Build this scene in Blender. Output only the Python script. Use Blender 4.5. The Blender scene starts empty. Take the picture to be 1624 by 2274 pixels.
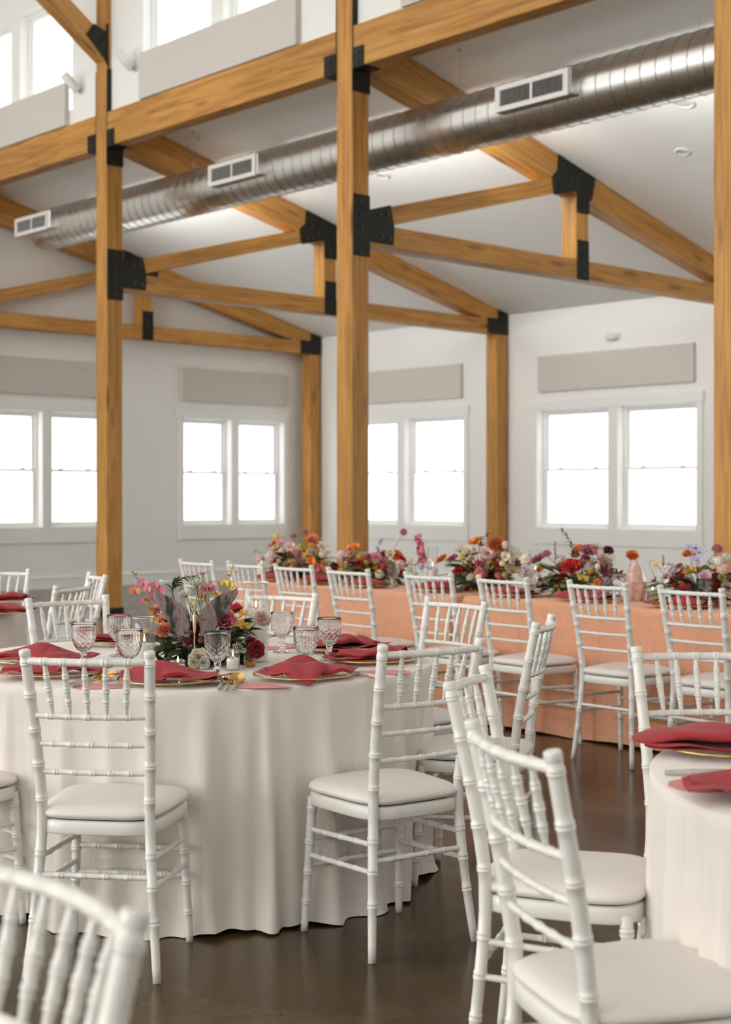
import bpy, math, random
from mathutils import Vector, Matrix, Euler
random.seed(7)
PI = math.pi
S_ = bpy.context.scene
COL = S_.collection

# ------------------------------------------------------------------ camera
F, PHI, HOR, H = 3233.5, .8202, 1104.1, 1.355      # focal length in px, heading, horizon row, lens height
cd = bpy.data.cameras.new('camera'); cam = bpy.data.objects.new('camera', cd); COL.objects.link(cam)
cam.location = (0, 0, H); cam.rotation_euler = (PI/2, 0, PHI-PI/2)
cd.sensor_fit = 'AUTO'; cd.sensor_width = 36; cd.lens = F/2274*36
cd.shift_y = -(1137-HOR)/2274
cd.dof.use_dof = True; cd.dof.focus_distance = 4.75; cd.dof.aperture_fstop = 4.0
cd.clip_start = .05; cd.clip_end = 200
S_.camera = cam

# ------------------------------------------------------------------ sky, lights, exposure
wd = bpy.data.worlds.new('overcast_sky'); S_.world = wd; wd.use_nodes = True
bg = wd.node_tree.nodes['Background']
bg.inputs[0].default_value = (1.0, .985, .955, 1); bg.inputs[1].default_value = 2.3
def area(name, loc, rot, sx, sy, power, col=(1, .97, .93)):
    l = bpy.data.lights.new(name, 'AREA'); l.shape = 'RECTANGLE'; l.size = sx; l.size_y = sy; l.energy = power; l.color = col
    o = bpy.data.objects.new(name, l); COL.objects.link(o); o.location = loc; o.rotation_euler = rot
    return o
# added area lights standing in for unseen windows on the nave's far side
for i in range(6):
    area('daylight_fill_low', (-10.35, -4.2+4.2*i, 2.2), (0, -PI/2, 0), 3.4, 3.4, (18, 48, 170, 235, 270, 295)[i], (1, .985, .96))
    area('daylight_fill_high', (-10.35, -4.2+4.2*i, 6.7), (0, -PI/2, 0), 1.8, 3.0, 110, (1, .985, .96))
# added fill light before the solid gable wall behind the lens
area('gable_fill', (4.0, -6.85, 2.2), (PI/2, 0, 0), 5.0, 3.0, 15, (1, .98, .95))
# added wide fill lights under the nave ceiling, out of view
for i in range(4):
    area('nave_fill', (2.0, -3.5+6.0*i, 8.5), (0, 0, 0), 5.5, 4.5, (4, 20, 55, 95)[i], (1, .97, .93))
# added fill lights hidden behind the duct, brightening the window wall
for i in range(6):
    area('aisle_fill', (10.50, 15.4-4.2112*i, 4.93), (0, math.radians(-98), 0), .25, 3.6, 34, (1, .985, .95)).data.spread = math.radians(100)
# portals: guide the sky's light through the windows
for i in range(6):
    o = area('sky_portal', (16.45, 12.45+4.2112*(i-4), 1.765), (0, PI/2, 0), 1.7, 2.74, 1); o.data.cycles.is_portal = True
    o = area('sky_portal', (9.44, 12.36+4.2112*(i-4), 6.725), (0, PI/2, 0), 1.45, 2.72, 1); o.data.cycles.is_portal = True
for x in (14.712, 11.21):
    o = area('sky_portal', (x, 19.04, 1.765), (-PI/2, 0, 0), 2.07, 1.7, 1); o.data.cycles.is_portal = True
S_.view_settings.view_transform = 'Standard'; S_.view_settings.look = 'None'
S_.view_settings.gamma = 1; S_.view_settings.use_curve_mapping = False; S_.view_settings.exposure = .24
cy = S_.cycles
cy.use_denoising = True; cy.max_bounces = 8; cy.diffuse_bounces = 5; cy.use_adaptive_sampling = True; cy.adaptive_threshold = .09; cy.adaptive_min_samples = 8; cy.glossy_bounces = 4; cy.transmission_bounces = 8
cy.transparent_max_bounces = 16; cy.sample_clamp_indirect = 4

# ------------------------------------------------------------------ calibrated positions
CS, SN = math.cos(PHI), math.sin(PHI)
def wp(d, r): return (d*CS+r*SN, d*SN-r*CS)                 # depth, side -> floor plan
def at(px, py, d):                                         # picture point at depth d -> room point
    x, y = wp(d, (px-812)/F*d)
    return Vector((x, y, H+(HOR-py)*d/F))
def at_x(px, py, X):
    t = (px-812)/F; Y = X*(SN-t*CS)/(CS+t*SN)
    return at(px, py, X*CS+Y*SN)
XR, Y1, SP, PW = 9.3013, 14.37, 4.2112, .2215              # post row, first post, bay, post width
XB, YE, XW = 16.3284, 18.9199, 16.0583                     # side wall, end wall, wall posts
XC = 9.365                                                 # clerestory wall
def ceil_z(x): return 5.676-.2585*(x-10.093)

# ------------------------------------------------------------------ materials
def nodes(name):
    m = bpy.data.materials.new(name); m.use_nodes = True
    return m, m.node_tree.nodes, m.node_tree.links, m.node_tree.nodes['Principled BSDF']
def mat(name, col, rough=.5, metal=0., var=.06, scale=8., bump=0., bscale=60., spec=.5, sheen=0., coat=0., trans=0., sub=0.):
    m, N, L, P = nodes(name)
    P.inputs['Roughness'].default_value = rough; P.inputs['Metallic'].default_value = metal
    P.inputs['Specular IOR Level'].default_value = spec; P.inputs['Sheen Weight'].default_value = sheen
    P.inputs['Coat Weight'].default_value = coat; P.inputs['Transmission Weight'].default_value = trans
    if sub: P.inputs['Subsurface Weight'].default_value = sub; P.inputs['Subsurface Scale'].default_value = .01
    tc = N.new('ShaderNodeTexCoord')
    n = N.new('ShaderNodeTexNoise'); n.inputs['Scale'].default_value = scale; n.inputs['Detail'].default_value = 3
    L.new(tc.outputs['Object'], n.inputs['Vector'])
    r = N.new('ShaderNodeValToRGB')
    a = [max(0, c*(1-var)) for c in col]; b = [min(1, c*(1+var)) for c in col]
    r.color_ramp.elements[0].position = .3; r.color_ramp.elements[1].position = .7
    r.color_ramp.elements[0].color = (*a, 1); r.color_ramp.elements[1].color = (*b, 1)
    L.new(n.outputs['Fac'], r.inputs['Fac']); L.new(r.outputs['Color'], P.inputs['Base Color'])
    if bump:
        n2 = N.new('ShaderNodeTexNoise'); n2.inputs['Scale'].default_value = bscale; n2.inputs['Detail'].default_value = 4
        L.new(tc.outputs['Object'], n2.inputs['Vector'])
        bp = N.new('ShaderNodeBump'); bp.inputs['Strength'].default_value = bump; bp.inputs['Distance'].default_value = .01
        L.new(n2.outputs['Fac'], bp.inputs['Height']); L.new(bp.outputs['Normal'], P.inputs['Normal'])
    return m
def wood_mat():
    m, N, L, P = nodes('fir_timber')
    tc = N.new('ShaderNodeTexCoord'); oi = N.new('ShaderNodeObjectInfo')
    ad = N.new('ShaderNodeVectorMath'); ad.operation = 'ADD'
    ml = N.new('ShaderNodeMath'); ml.operation = 'MULTIPLY'; ml.inputs[1].default_value = 40
    L.new(oi.outputs['Random'], ml.inputs[0])
    L.new(tc.outputs['Object'], ad.inputs[0]); L.new(ml.outputs[0], ad.inputs[1])
    def mapped(s):
        mp = N.new('ShaderNodeMapping'); mp.inputs['Scale'].default_value = s; L.new(ad.outputs[0], mp.inputs['Vector']); return mp
    m1 = mapped((.9, 16, 16)); n1 = N.new('ShaderNodeTexNoise'); n1.inputs['Scale'].default_value = 1.6; n1.inputs['Detail'].default_value = 6
    n1.inputs['Distortion'].default_value = .7; L.new(m1.outputs[0], n1.inputs['Vector'])
    r = N.new('ShaderNodeValToRGB'); e = r.color_ramp.elements
    e[0].position = .3; e[0].color = (.34, .142, .024, 1); e[1].position = .72; e[1].color = (.60, .318, .082, 1)
    x = e.new(.5); x.color = (.50, .238, .046, 1)
    L.new(n1.outputs['Fac'], r.inputs['Fac'])
    m2 = mapped((1.0, 5, 5)); v = N.new('ShaderNodeTexVoronoi'); v.inputs['Scale'].default_value = 1.0; L.new(m2.outputs[0], v.inputs['Vector'])
    kr = N.new('ShaderNodeValToRGB'); kr.color_ramp.elements[0].position = .06; kr.color_ramp.elements[1].position = .20
    kr.color_ramp.elements[0].color = (1, 1, 1, 1); kr.color_ramp.elements[1].color = (0, 0, 0, 1)
    L.new(v.outputs['Distance'], kr.inputs['Fac'])
    mx = N.new('ShaderNodeMix'); mx.data_type = 'RGBA'; mx.inputs['B'].default_value = (.20, .075, .02, 1)
    L.new(r.outputs['Color'], mx.inputs['A'])
    k2 = N.new('ShaderNodeMath'); k2.operation = 'MULTIPLY'; k2.inputs[1].default_value = .9
    L.new(kr.outputs['Color'], k2.inputs[0]); L.new(k2.outputs[0], mx.inputs['Factor'])
    m3 = mapped((.35, 2.5, 2.5)); n3 = N.new('ShaderNodeTexNoise'); n3.inputs['Scale'].default_value = 1.0; L.new(m3.outputs[0], n3.inputs['Vector'])
    mr = N.new('ShaderNodeMapRange'); mr.inputs['From Min'].default_value = .3; mr.inputs['From Max'].default_value = .7
    mr.inputs['To Min'].default_value = .86; mr.inputs['To Max'].default_value = 1.12
    L.new(n3.outputs['Fac'], mr.inputs['Value'])
    mm = N.new('ShaderNodeVectorMath'); mm.operation = 'MULTIPLY'
    L.new(mx.outputs['Result'], mm.inputs[0]); L.new(mr.outputs[0], mm.inputs[1])
    L.new(mm.outputs[0], P.inputs['Base Color']); P.inputs['Roughness'].default_value = .5
    bp = N.new('ShaderNodeBump'); bp.inputs['Strength'].default_value = .15; bp.inputs['Distance'].default_value = .004
    L.new(n1.outputs['Fac'], bp.inputs['Height']); L.new(bp.outputs['Normal'], P.inputs['Normal'])
    return m
def floor_mat():
    m, N, L, P = nodes('polished_concrete')
    tc = N.new('ShaderNodeTexCoord')
    n = N.new('ShaderNodeTexNoise'); n.inputs['Scale'].default_value = 1.5; n.inputs['Detail'].default_value = 9; n.inputs['Roughness'].default_value = .58
    n.inputs['Distortion'].default_value = .9
    L.new(tc.outputs['Object'], n.inputs['Vector'])
    r = N.new('ShaderNodeValToRGB'); e = r.color_ramp.elements
    e[0].position = .34; e[0].color = (.032, .020, .008, 1); e[1].position = .70; e[1].color = (.120, .080, .038, 1)
    L.new(n.outputs['Fac'], r.inputs['Fac'])
    n2 = N.new('ShaderNodeTexNoise'); n2.inputs['Scale'].default_value = 38; n2.inputs['Detail'].default_value = 3
    L.new(tc.outputs['Object'], n2.inputs['Vector'])
    mr = N.new('ShaderNodeMapRange'); mr.inputs['To Min'].default_value = .8; mr.inputs['To Max'].default_value = 1.2
    L.new(n2.outputs['Fac'], mr.inputs['Value'])
    mm = N.new('ShaderNodeVectorMath'); mm.operation = 'MULTIPLY'; L.new(r.outputs['Color'], mm.inputs[0]); L.new(mr.outputs[0], mm.inputs[1])
    L.new(mm.outputs[0], P.inputs['Base Color'])
    m2 = N.new('ShaderNodeMapRange'); m2.inputs['To Min'].default_value = .12; m2.inputs['To Max'].default_value = .30
    L.new(n.outputs['Fac'], m2.inputs['Value']); L.new(m2.outputs[0], P.inputs['Roughness'])
    P.inputs['Specular IOR Level'].default_value = .36; P.inputs['Specular Tint'].default_value = (1, .80, .56, 1)
    bp = N.new('ShaderNodeBump'); bp.inputs['Strength'].default_value = .02; bp.inputs['Distance'].default_value = .002
    L.new(n2.outputs['Fac'], bp.inputs['Height']); L.new(bp.outputs['Normal'], P.inputs['Normal'])
    return m
def pane_mat(name, tint=(.97, .985, 1, 1), refl=.06):
    m, N, L, P = nodes(name); N.remove(P)
    o = N['Material Output']; t = N.new('ShaderNodeBsdfTransparent'); t.inputs[0].default_value = tint
    g = N.new('ShaderNodeBsdfGlossy'); g.inputs['Roughness'].default_value = .02
    lw = N.new('ShaderNodeLayerWeight'); lw.inputs['Blend'].default_value = .12
    mr = N.new('ShaderNodeMapRange'); mr.inputs['To Min'].default_value = refl*.5; mr.inputs['To Max'].default_value = .4
    L.new(lw.outputs['Facing'], mr.inputs['Value'])
    x = N.new('ShaderNodeMixShader'); L.new(mr.outputs[0], x.inputs[0]); L.new(t.outputs[0], x.inputs[1]); L.new(g.outputs[0], x.inputs[2])
    L.new(x.outputs[0], o.inputs[0]); return m
def glass_mat():
    m, N, L, P = nodes('cut_crystal')
    P.inputs['Transmission Weight'].default_value = 1; P.inputs['Roughness'].default_value = .0; P.inputs['IOR'].default_value = 1.46
    P.inputs['Base Color'].default_value = (1, 1, 1, 1); return m
def emit_mat(name, col, st):
    m, N, L, P = nodes(name)
    P.inputs['Emission Color'].default_value = (*col, 1); P.inputs['Emission Strength'].default_value = st
    P.inputs['Base Color'].default_value = (*col, 1); return m
def fluorite_mat():
    m, N, L, P = nodes('banded_fluorite')
    tc = N.new('ShaderNodeTexCoord'); mp = N.new('ShaderNodeMapping'); mp.inputs['Scale'].default_value = (1, 1, .4)
    L.new(tc.outputs['Object'], mp.inputs['Vector'])
    w = N.new('ShaderNodeTexWave'); w.inputs['Scale'].default_value = 3.6; w.inputs['Distortion'].default_value = 7.5; w.inputs['Detail'].default_value = 8
    w.inputs['Detail Roughness'].default_value = .68; w.inputs['Detail Scale'].default_value = 3.2; w.bands_direction = 'X'
    L.new(mp.outputs[0], w.inputs['Vector'])
    r = N.new('ShaderNodeValToRGB'); e = r.color_ramp.elements
    e[0].position = .0; e[0].color = (.020, .026, .020, 1); e[1].position = 1; e[1].color = (.25, .19, .18, 1)
    for p, c in ((.18, (.06, .06, .05)), (.34, (.17, .125, .115)), (.58, (.27, .19, .18)), (.78, (.16, .11, .11))):
        q = e.new(p); q.color = (*c, 1)
    L.new(w.outputs['Fac'], r.inputs['Fac']); L.new(r.outputs['Color'], P.inputs['Base Color'])
    P.inputs['Roughness'].default_value = .15; P.inputs['Coat Weight'].default_value = .4
    return m
M = dict(
    wood=wood_mat(), floor=floor_mat(),
    wall=mat('white_wall_paint', (.86, .865, .845), .75, var=.012, scale=1.5),
    ceil=mat('white_ceiling_paint', (.86, .865, .85), .6, var=.012, scale=1.5),
    trim=mat('white_trim_gloss', (.86, .87, .86), .4, var=.01),
    panel=mat('greige_acoustic_fabric', (.64, .60, .565), .9, var=.03, scale=60, bump=.15, bscale=300),
    steel=mat('black_powder_steel', (.014, .014, .010), .55, var=.2, scale=20, spec=.3),
    bolt=mat('dark_bolt_steel', (.07, .068, .06), .35, metal=.8, var=.2),
    duct=mat('galvanised_steel', (.72, .71, .69), .29, metal=.95, var=.06, scale=5),
    seam=mat('duct_lockseam', (.40, .39, .37), .45, metal=.9, var=.05),
    vent=mat('white_register_paint', (.80, .79, .77), .45, var=.01),
    dark=mat('throat_shade', (.05, .045, .04), .9),
    chair=mat('white_resin', (.80, .785, .745), .28, var=.01, coat=.15),
    cushion=mat('white_vinyl', (.80, .755, .72), .5, var=.02, scale=6, bump=.03, bscale=40),
    under=mat('dark_cushion_base', (.06, .055, .045), .8),
    cloth=mat('white_table_linen', (.80, .75, .695), .85, var=.012, scale=5, bump=.05, bscale=500, sheen=.2),
    peach=mat('peach_table_linen', (.77, .385, .235), .85, var=.05, scale=30, bump=.08, bscale=260, sheen=.25),
    napkin=mat('raspberry_napkin', (.36, .025, .032), .85, var=.05, scale=20, bump=.05, bscale=400, sheen=.08),
    gold=mat('gold_metal', (.78, .50, .15), .22, metal=1., var=.05),
    clear=pane_mat('clear_glass', (.985, .99, .985, 1), .10), pane=pane_mat('window_glass'),
    acryl=mat('clear_acrylic', (.80, .77, .72), .2, trans=.6),
    crystal=glass_mat(), wax=mat('white_wax', (.90, .86, .79), .5, sub=.1),
    flame=emit_mat('candle_flame', (1, .66, .28), 5.),
    pink=mat('pink_card', (.72, .30, .30), .8, var=.03), amber=mat('amber_stone', (.62, .20, .03), .15, trans=.3, var=.2, scale=40),
    quartz=mat('rose_quartz', (.74, .47, .40), .12, var=.30, scale=22, trans=.15, coat=.4),
    fluor=fluorite_mat(), bone=mat('cream_metal_rod', (.66, .52, .34), .35, metal=.3),
    green=mat('leaf_green', (.055, .085, .022), .5, var=.35, scale=30), dgreen=mat('dark_leaf_green', (.028, .047, .014), .42, var=.35, scale=30),
    lgreen=mat('pale_stem_green', (.23, .27, .085), .55, var=.25, scale=30), bronze=mat('bronze_leaf', (.075, .035, .02), .5, var=.3, scale=30),
    table=mat('plywood_table', (.42, .28, .16), .6, var=.1), wick=mat('wick', (.03, .02, .015), .9),
)
PAL = dict(red=(.56, .012, .015), crimson=(.33, .008, .018), burg=(.14, .008, .018), pink=(.68, .20, .25), rose=(.60, .13, .19), blush=(.78, .54, .47),
    ltpink=(.80, .57, .56), mauve=(.44, .15, .20), orange=(.83, .25, .03), burnt=(.66, .15, .03), coral=(.78, .25, .14), peach=(.80, .40, .24),
    amber=(.80, .38, .03), yellow=(.82, .58, .10), cream=(.85, .76, .60), white=(.82, .78, .72), tan=(.50, .38, .21), lav=(.52, .47, .66),
    lilac=(.68, .57, .62), magenta=(.56, .09, .19), ygreen=(.50, .48, .12), rust=(.38, .09, .03), pgreen=(.55, .55, .33))
PM = {k: mat('petal_'+k, c, .6, var=.14, scale=45, sheen=.15) for k, c in PAL.items()}
PM['centre'] = mat('flower_centre', (.22, .15, .03), .8, var=.3, scale=120)

# ------------------------------------------------------------------ mesh helpers
class MB:
    def __init__(s): s.v = []; s.f = []; s.mi = []
    def add(s, v, f, m=0):
        o = len(s.v); s.v += [tuple(p) for p in v]; s.f += [tuple(i+o for i in q) for q in f]; s.mi += [m]*len(f)
    def box(s, x0, x1, y0, y1, z0, z1, m=0):
        s.add([(x0, y0, z0), (x1, y0, z0), (x1, y1, z0), (x0, y1, z0), (x0, y0, z1), (x1, y0, z1), (x1, y1, z1), (x0, y1, z1)],
              [(3, 2, 1, 0), (4, 5, 6, 7), (0, 1, 5, 4), (1, 2, 6, 5), (2, 3, 7, 6), (3, 0, 4, 7)], m)
    def prism(s, poly, y0, y1, m=0):                       # polygon in xz extruded along y
        n = len(poly)
        s.add([(x, y0, z) for x, z in poly]+[(x, y1, z) for x, z in poly],
              [tuple(range(n)), tuple(range(2*n-1, n-1, -1))]+[(i, i+n, (i+1) % n+n, (i+1) % n) for i in range(n)], m)
    def tube(s, pts, rad, n=8, m=0, cap=True):
        pts = [Vector(p) for p in pts]; K = len(pts)
        if not hasattr(rad, '__len__'): rad = [rad]*K
        t0 = (pts[1]-pts[0]).normalized(); up = Vector((0, 0, 1)) if abs(t0.z) < .9 else Vector((1, 0, 0))
        a = t0.cross(up).normalized(); V = []; pt = t0
        for i, p in enumerate(pts):
            t = (pts[min(i+1, K-1)]-pts[max(i-1, 0)])
            t = t.normalized() if t.length > 1e-9 else pt
            a = (a-t*a.dot(t)).normalized(); b = t.cross(a); pt = t
            for k in range(n):
                an = 2*PI*k/n; V.append(p+(a*math.cos(an)+b*math.sin(an))*rad[i])
        Fc = [(i*n+k, i*n+(k+1) % n, (i+1)*n+(k+1) % n, (i+1)*n+k) for i in range(K-1) for k in range(n)]
        if cap: Fc += [tuple(range(n-1, -1, -1)), tuple(range((K-1)*n, K*n))]
        s.add(V, Fc, m)
    def lathe(s, prof, n=24, m=0, fn=None, close=False):
        V = []; K = len(prof)
        for r, z in prof:
            for k in range(n):
                an = 2*PI*k/n; rr = fn(r, z, an) if fn else r
                V.append((rr*math.cos(an), rr*math.sin(an), z))
        Fc = [(i*n+k, i*n+(k+1) % n, (i+1)*n+(k+1) % n, (i+1)*n+k) for i in range(K-1) for k in range(n)]
        if close: Fc += [((K-1)*n+k, (K-1)*n+(k+1) % n, (k+1) % n, k) for k in range(n)]
        else:
            if prof[0][0] > 1e-6: Fc.append(tuple(range(n-1, -1, -1)))
            if prof[-1][0] > 1e-6: Fc.append(tuple(range((K-1)*n, K*n)))
        s.add(V, Fc, m)
    def grid(s, nu, nv, fn, m=0, wrap=False):
        V = [fn(i/nu, j/nv) for i in range(nu+(0 if wrap else 1)) for j in range(nv+1)]
        w = nv+1; U = nu
        Fc = [(i*w+j, ((i+1) % nu if wrap else i+1)*w+j, ((i+1) % nu if wrap else i+1)*w+j+1, i*w+j+1) for i in range(U) for j in range(nv)]
        s.add(V, Fc, m)
    def xf(s, mtx):
        s.v = [tuple(mtx @ Vector(p)) for p in s.v]; return s
    def mesh(s, name, mats, smooth=False):
        me = bpy.data.meshes.new(name); me.from_pydata(s.v, [], s.f); me.update()
        for m in (mats if isinstance(mats, (list, tuple)) else [mats]): me.materials.append(m)
        if any(s.mi): me.polygons.foreach_set('material_index', s.mi)
        if smooth: me.polygons.foreach_set('use_smooth', [True]*len(me.polygons))
        return me
def link(name, data, parent=None, loc=None, rot=None):
    o = bpy.data.objects.new(name, data); COL.objects.link(o)
    if parent is not None: o.parent = parent
    if loc is not None: o.location = loc
    if rot is not None: o.rotation_euler = rot
    return o
def obj(name, mb, mats, parent=None, loc=None, rot=None, smooth=False): return link(name, mb.mesh(name, mats, smooth), parent, loc, rot)
def tag(o, label, cat, group=None):
    o['label'] = label; o['category'] = cat
    if group: o['group'] = group
    return o
def thing(name, label, cat, loc=(0, 0, 0), rz=0, group=None):
    return tag(link(name, None, None, loc, (0, 0, rz)), label, cat, group)
def struct(o): o['kind'] = 'structure'; return o
def bevel(o, w, seg=2):
    b = o.modifiers.new('bevel', 'BEVEL'); b.width = w; b.segments = seg; b.limit_method = 'ANGLE'; return o
def solid(o, t, off=0):
    b = o.modifiers.new('solid', 'SOLIDIFY'); b.thickness = t; b.offset = off; return o
def subs(o, n=1):
    b = o.modifiers.new('subd', 'SUBSURF'); b.levels = n; b.render_levels = n; return o
def dup(root, loc, rz, label=None, group=None):
    r = root.copy(); COL.objects.link(r); r.location = loc; r.rotation_euler = (0, 0, rz)
    if label: r['label'] = label
    if group: r['group'] = group
    for ch in list(root.children):
        c = ch.copy(); COL.objects.link(c); c.parent = r
        for g in ch.children:
            d = g.copy(); COL.objects.link(d); d.parent = c
    return r
def frame(dirv):                                           # matrix whose x axis runs along the grain
    x = Vector(dirv).normalized(); y = Vector((0, 0, 1)).cross(x)
    y = Vector((0, 1, 0)) if y.length < 1e-4 else y.normalized()
    z = x.cross(y); return Matrix((x, y, z)).transposed().to_4x4()
def timber(name, mb, axis, parent=None, base=(0, 0, 0), bev=.006):
    c = sum((Vector(p) for p in mb.v), Vector())/len(mb.v)
    m = frame(axis); m.translation = c; mb.xf(m.inverted())
    o = obj(name, mb, M['wood'], parent); o.matrix_local = Matrix.Translation(-Vector(base)) @ m if parent is not None else m
    return bevel(o, bev, 1)

# ------------------------------------------------------------------ room shell
X0, YB = -10.5, -7.0
XE, TW = 16.58, .24
mb = MB(); mb.box(X0-.3, XE, YB-.3, YE+.25, -.2, 0); struct(obj('floor', mb, M['floor']))
def wall(name, u0, u1, z0, z1, holes, t, place, rz, m='wall'):
    us = sorted({u0, u1, *[h[0] for h in holes], *[h[1] for h in holes]}); zs = sorted({z0, z1, *[h[2] for h in holes], *[h[3] for h in holes]})
    mb = MB(); nu, nz = len(us), len(zs)
    V = [(u, y, z) for y in (0, t) for u in us for z in zs]; Fc = []
    ix = lambda k, i, j: k*nu*nz+i*nz+j
    def isopen(i, j):
        if i < 0 or j < 0 or i >= nu-1 or j >= nz-1: return True
        u, z = (us[i]+us[i+1])/2, (zs[j]+zs[j+1])/2
        return any(h[0] < u < h[1] and h[2] < z < h[3] for h in holes)
    for i in range(nu-1):
        for j in range(nz-1):
            if isopen(i, j): continue
            Fc.append((ix(0, i, j), ix(0, i+1, j), ix(0, i+1, j+1), ix(0, i, j+1)))
            Fc.append((ix(1, i, j+1), ix(1, i+1, j+1), ix(1, i+1, j), ix(1, i, j)))
            if isopen(i-1, j): Fc.append((ix(0, i, j), ix(0, i, j+1), ix(1, i, j+1), ix(1, i, j)))
            if isopen(i+1, j): Fc.append((ix(0, i+1, j+1), ix(0, i+1, j), ix(1, i+1, j), ix(1, i+1, j+1)))
            if isopen(i, j-1): Fc.append((ix(0, i+1, j), ix(0, i, j), ix(1, i, j), ix(1, i+1, j)))
            if isopen(i, j+1): Fc.append((ix(0, i, j+1), ix(0, i+1, j+1), ix(1, i+1, j+1), ix(1, i, j+1)))
    mb.add(V, Fc); return struct(obj(name, mb, M[m], None, place, (0, 0, rz)))
# side wall (faces -X): local x runs along -Y
pairB = [12.45+SP*k for k in (-4, -3, -2, -1, 0, 1)]
opB = ((-1.37, -.085), (.085, 1.37)); ZW = (.915, 2.615)
wall('wall_right', -YE-.25, -YB, 0, 4.15, [(-c+a, -c+b, *ZW) for c in pairB for a, b in opB], TW, (XB, 0, 0), -PI/2)
pairE = [14.712, 11.21]; opE = ((-1.033, -.082), (.082, 1.033))
wall('wall_end', X0, XE, 0, 8.7, [(c+a, c+b, *ZW) for c in pairE for a, b in opE], TW, (0, YE, 0), 0)
pairC = [12.36+SP*k for k in (-4, -3, -2, -1, 0, 1)]; opC = ((-1.36, -.10), (.12, 1.36)); ZC = (6.0, 7.45)
wall('wall_clerestory', -YE, -YB, 5.816, 8.7, [(-c+a, -c+b, *ZC) for c in pairC for a, b in opC], .13, (XC, 0, 0), -PI/2)
wall('wall_left', YB, YE, 0, 8.7, [], .2, (X0, 0, 0), PI/2)
wall('wall_back', -XE, -X0, 0, 8.7, [], .2, (0, YB, 0), PI)
mb = MB(); mb.prism([(XC+.06, ceil_z(XC+.06)), (XE, ceil_z(XE)), (XE, ceil_z(XE)+.2), (XC+.06, ceil_z(XC+.06)+.2)], YB, YE+.1)
struct(obj('ceiling_aisle', mb, M['ceil']))
mb = MB(); mb.box(X0, XC+.13, YB, YE+.2, 8.6, 8.8); struct(obj('ceiling_nave', mb, M['ceil']))
mb = MB(); mb.box(X0, XB, YE-.022, YE, 0, .17); mb.box(X0, XB, YE-.028, YE, .15, .175); struct(obj('baseboard_end', mb, M['trim']))
mb = MB(); mb.box(XB-.022, XB, YB, YE-.03, 0, .17); struct(obj('baseboard_right', mb, M['trim']))

def window(n, ops, zr, place, rz, casing=True, double=True):
    w = struct(link('window_%d' % n, None, None, place, (0, 0, rz)))
    z0, z1 = zr; u0, u1 = ops[0][0], ops[-1][1]
    def part(name, boxes, m='trim', bev=.004, par=None):
        b = MB()
        for q in boxes: b.box(*q)
        o = obj(name, b, M[m], par or w)
        return bevel(o, bev, 1) if bev else o
    if casing:
        part('head_casing', [(u0-.12, u1+.12, -.035, 0, z1, z1+.145)]); part('apron', [(u0-.10, u1+.10, -.028, 0, z0-.24, z0)])
        part('side_casing', [(u0-.10, u0, -.025, 0, z0, z1)]); part('side_casing', [(u1, u1+.10, -.025, 0, z0, z1)])
        part('mullion_casing', [(ops[0][1], ops[1][0], -.025, 0, z0, z1)])
    for a, b in ops:
        g = .035
        fr = MB()                                           # vinyl window frame set in the opening
        y0, y1 = .12, .20
        fr.box(a, a+g, y0, y1, z0, z1); fr.box(b-g, b, y0, y1, z0, z1); fr.box(a+g, b-g, y0, y1, z0, z0+g); fr.box(a+g, b-g, y0, y1, z1-g, z1)
        f = obj('window_frame', fr, M['trim'], w)
        zm = (z0+z1)/2-.03
        for (p, q, yy, nm) in ((zm, z1-g, .165, 'upper_sash'), (z0+g, zm+.036, .135, 'lower_sash')) if double else ((z0+g, z1-g, .15, 'sash'),):
            s = MB(); e = .036
            s.box(a+g, a+g+e, yy, yy+.03, p, q); s.box(b-g-e, b-g, yy, yy+.03, p, q)
            s.box(a+g+e, b-g-e, yy, yy+.03, p, p+e); s.box(a+g+e, b-g-e, yy, yy+.03, q-e, q)
            so = obj(nm, s, M['trim'], w)
            pm = MB(); pm.box(a+g+e, b-g-e, yy+.012, yy+.017, p+e, q-e); obj('pane', pm, M['pane'], so)
            if nm == 'lower_sash':
                for u in (.25, .75):
                    lk = MB(); c = a+(b-a)*u; lk.prism([(c-.04, q), (c+.04, q), (c+.02, q+.022), (c-.02, q+.022)], yy-.01, yy+.02); obj('sash_lock', lk, M['trim'], so)
    return w
n = 1
for c in (12.45, 12.45+SP): window(n, opB, ZW, (XB, c, 0), -PI/2); n += 1
for c in pairE: window(n, opE, ZW, (c, YE, 0), 0); n += 1
for c in (12.36, 12.36+SP, 12.36-SP): window(n, opC, ZC, (XC, c, 0), -PI/2, casing=False, double=False); n += 1

def panel(label, bx):
    b = MB(); b.box(*bx); o = obj('acoustic_panel', b, M['panel']); bevel(o, .006, 2)
    return tag(o, label, 'panel', 'fabric acoustic panels')
panel('greige acoustic panel above the double window nearest the cropped timber post', (XB-.055, XB-.002, 11.10, 13.78, 2.88, 3.40))
panel('greige acoustic panel half hidden behind the middle timber post, on the window wall', (XB-.055, XB-.002, 11.10+SP, 13.78+SP, 2.88, 3.40))
panel('greige acoustic panel on the end wall above the fully visible double window', (13.62, 15.77, YE-.055, YE-.002, 2.885, 3.405))
panel('greige acoustic panel on the end wall above the window cut by the picture edge', (10.12, 12.27, YE-.055, YE-.002, 2.86, 3.39))
panel('off-white panel standing on the timber beam below the big clerestory window', (XC-.07, XC-.002, 10.98, 13.71, 5.825, 6.345))
panel('off-white panel below the clerestory window in the far upper corner', (XC-.07, XC-.002, 10.98+SP+.08, 13.71+SP+.08, 5.825, 6.345))
panel('sliver of off-white panel on the beam beyond the middle post', (XC-.07, XC-.002, 10.98-SP, 13.71-SP, 5.825, 6.345))
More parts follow.
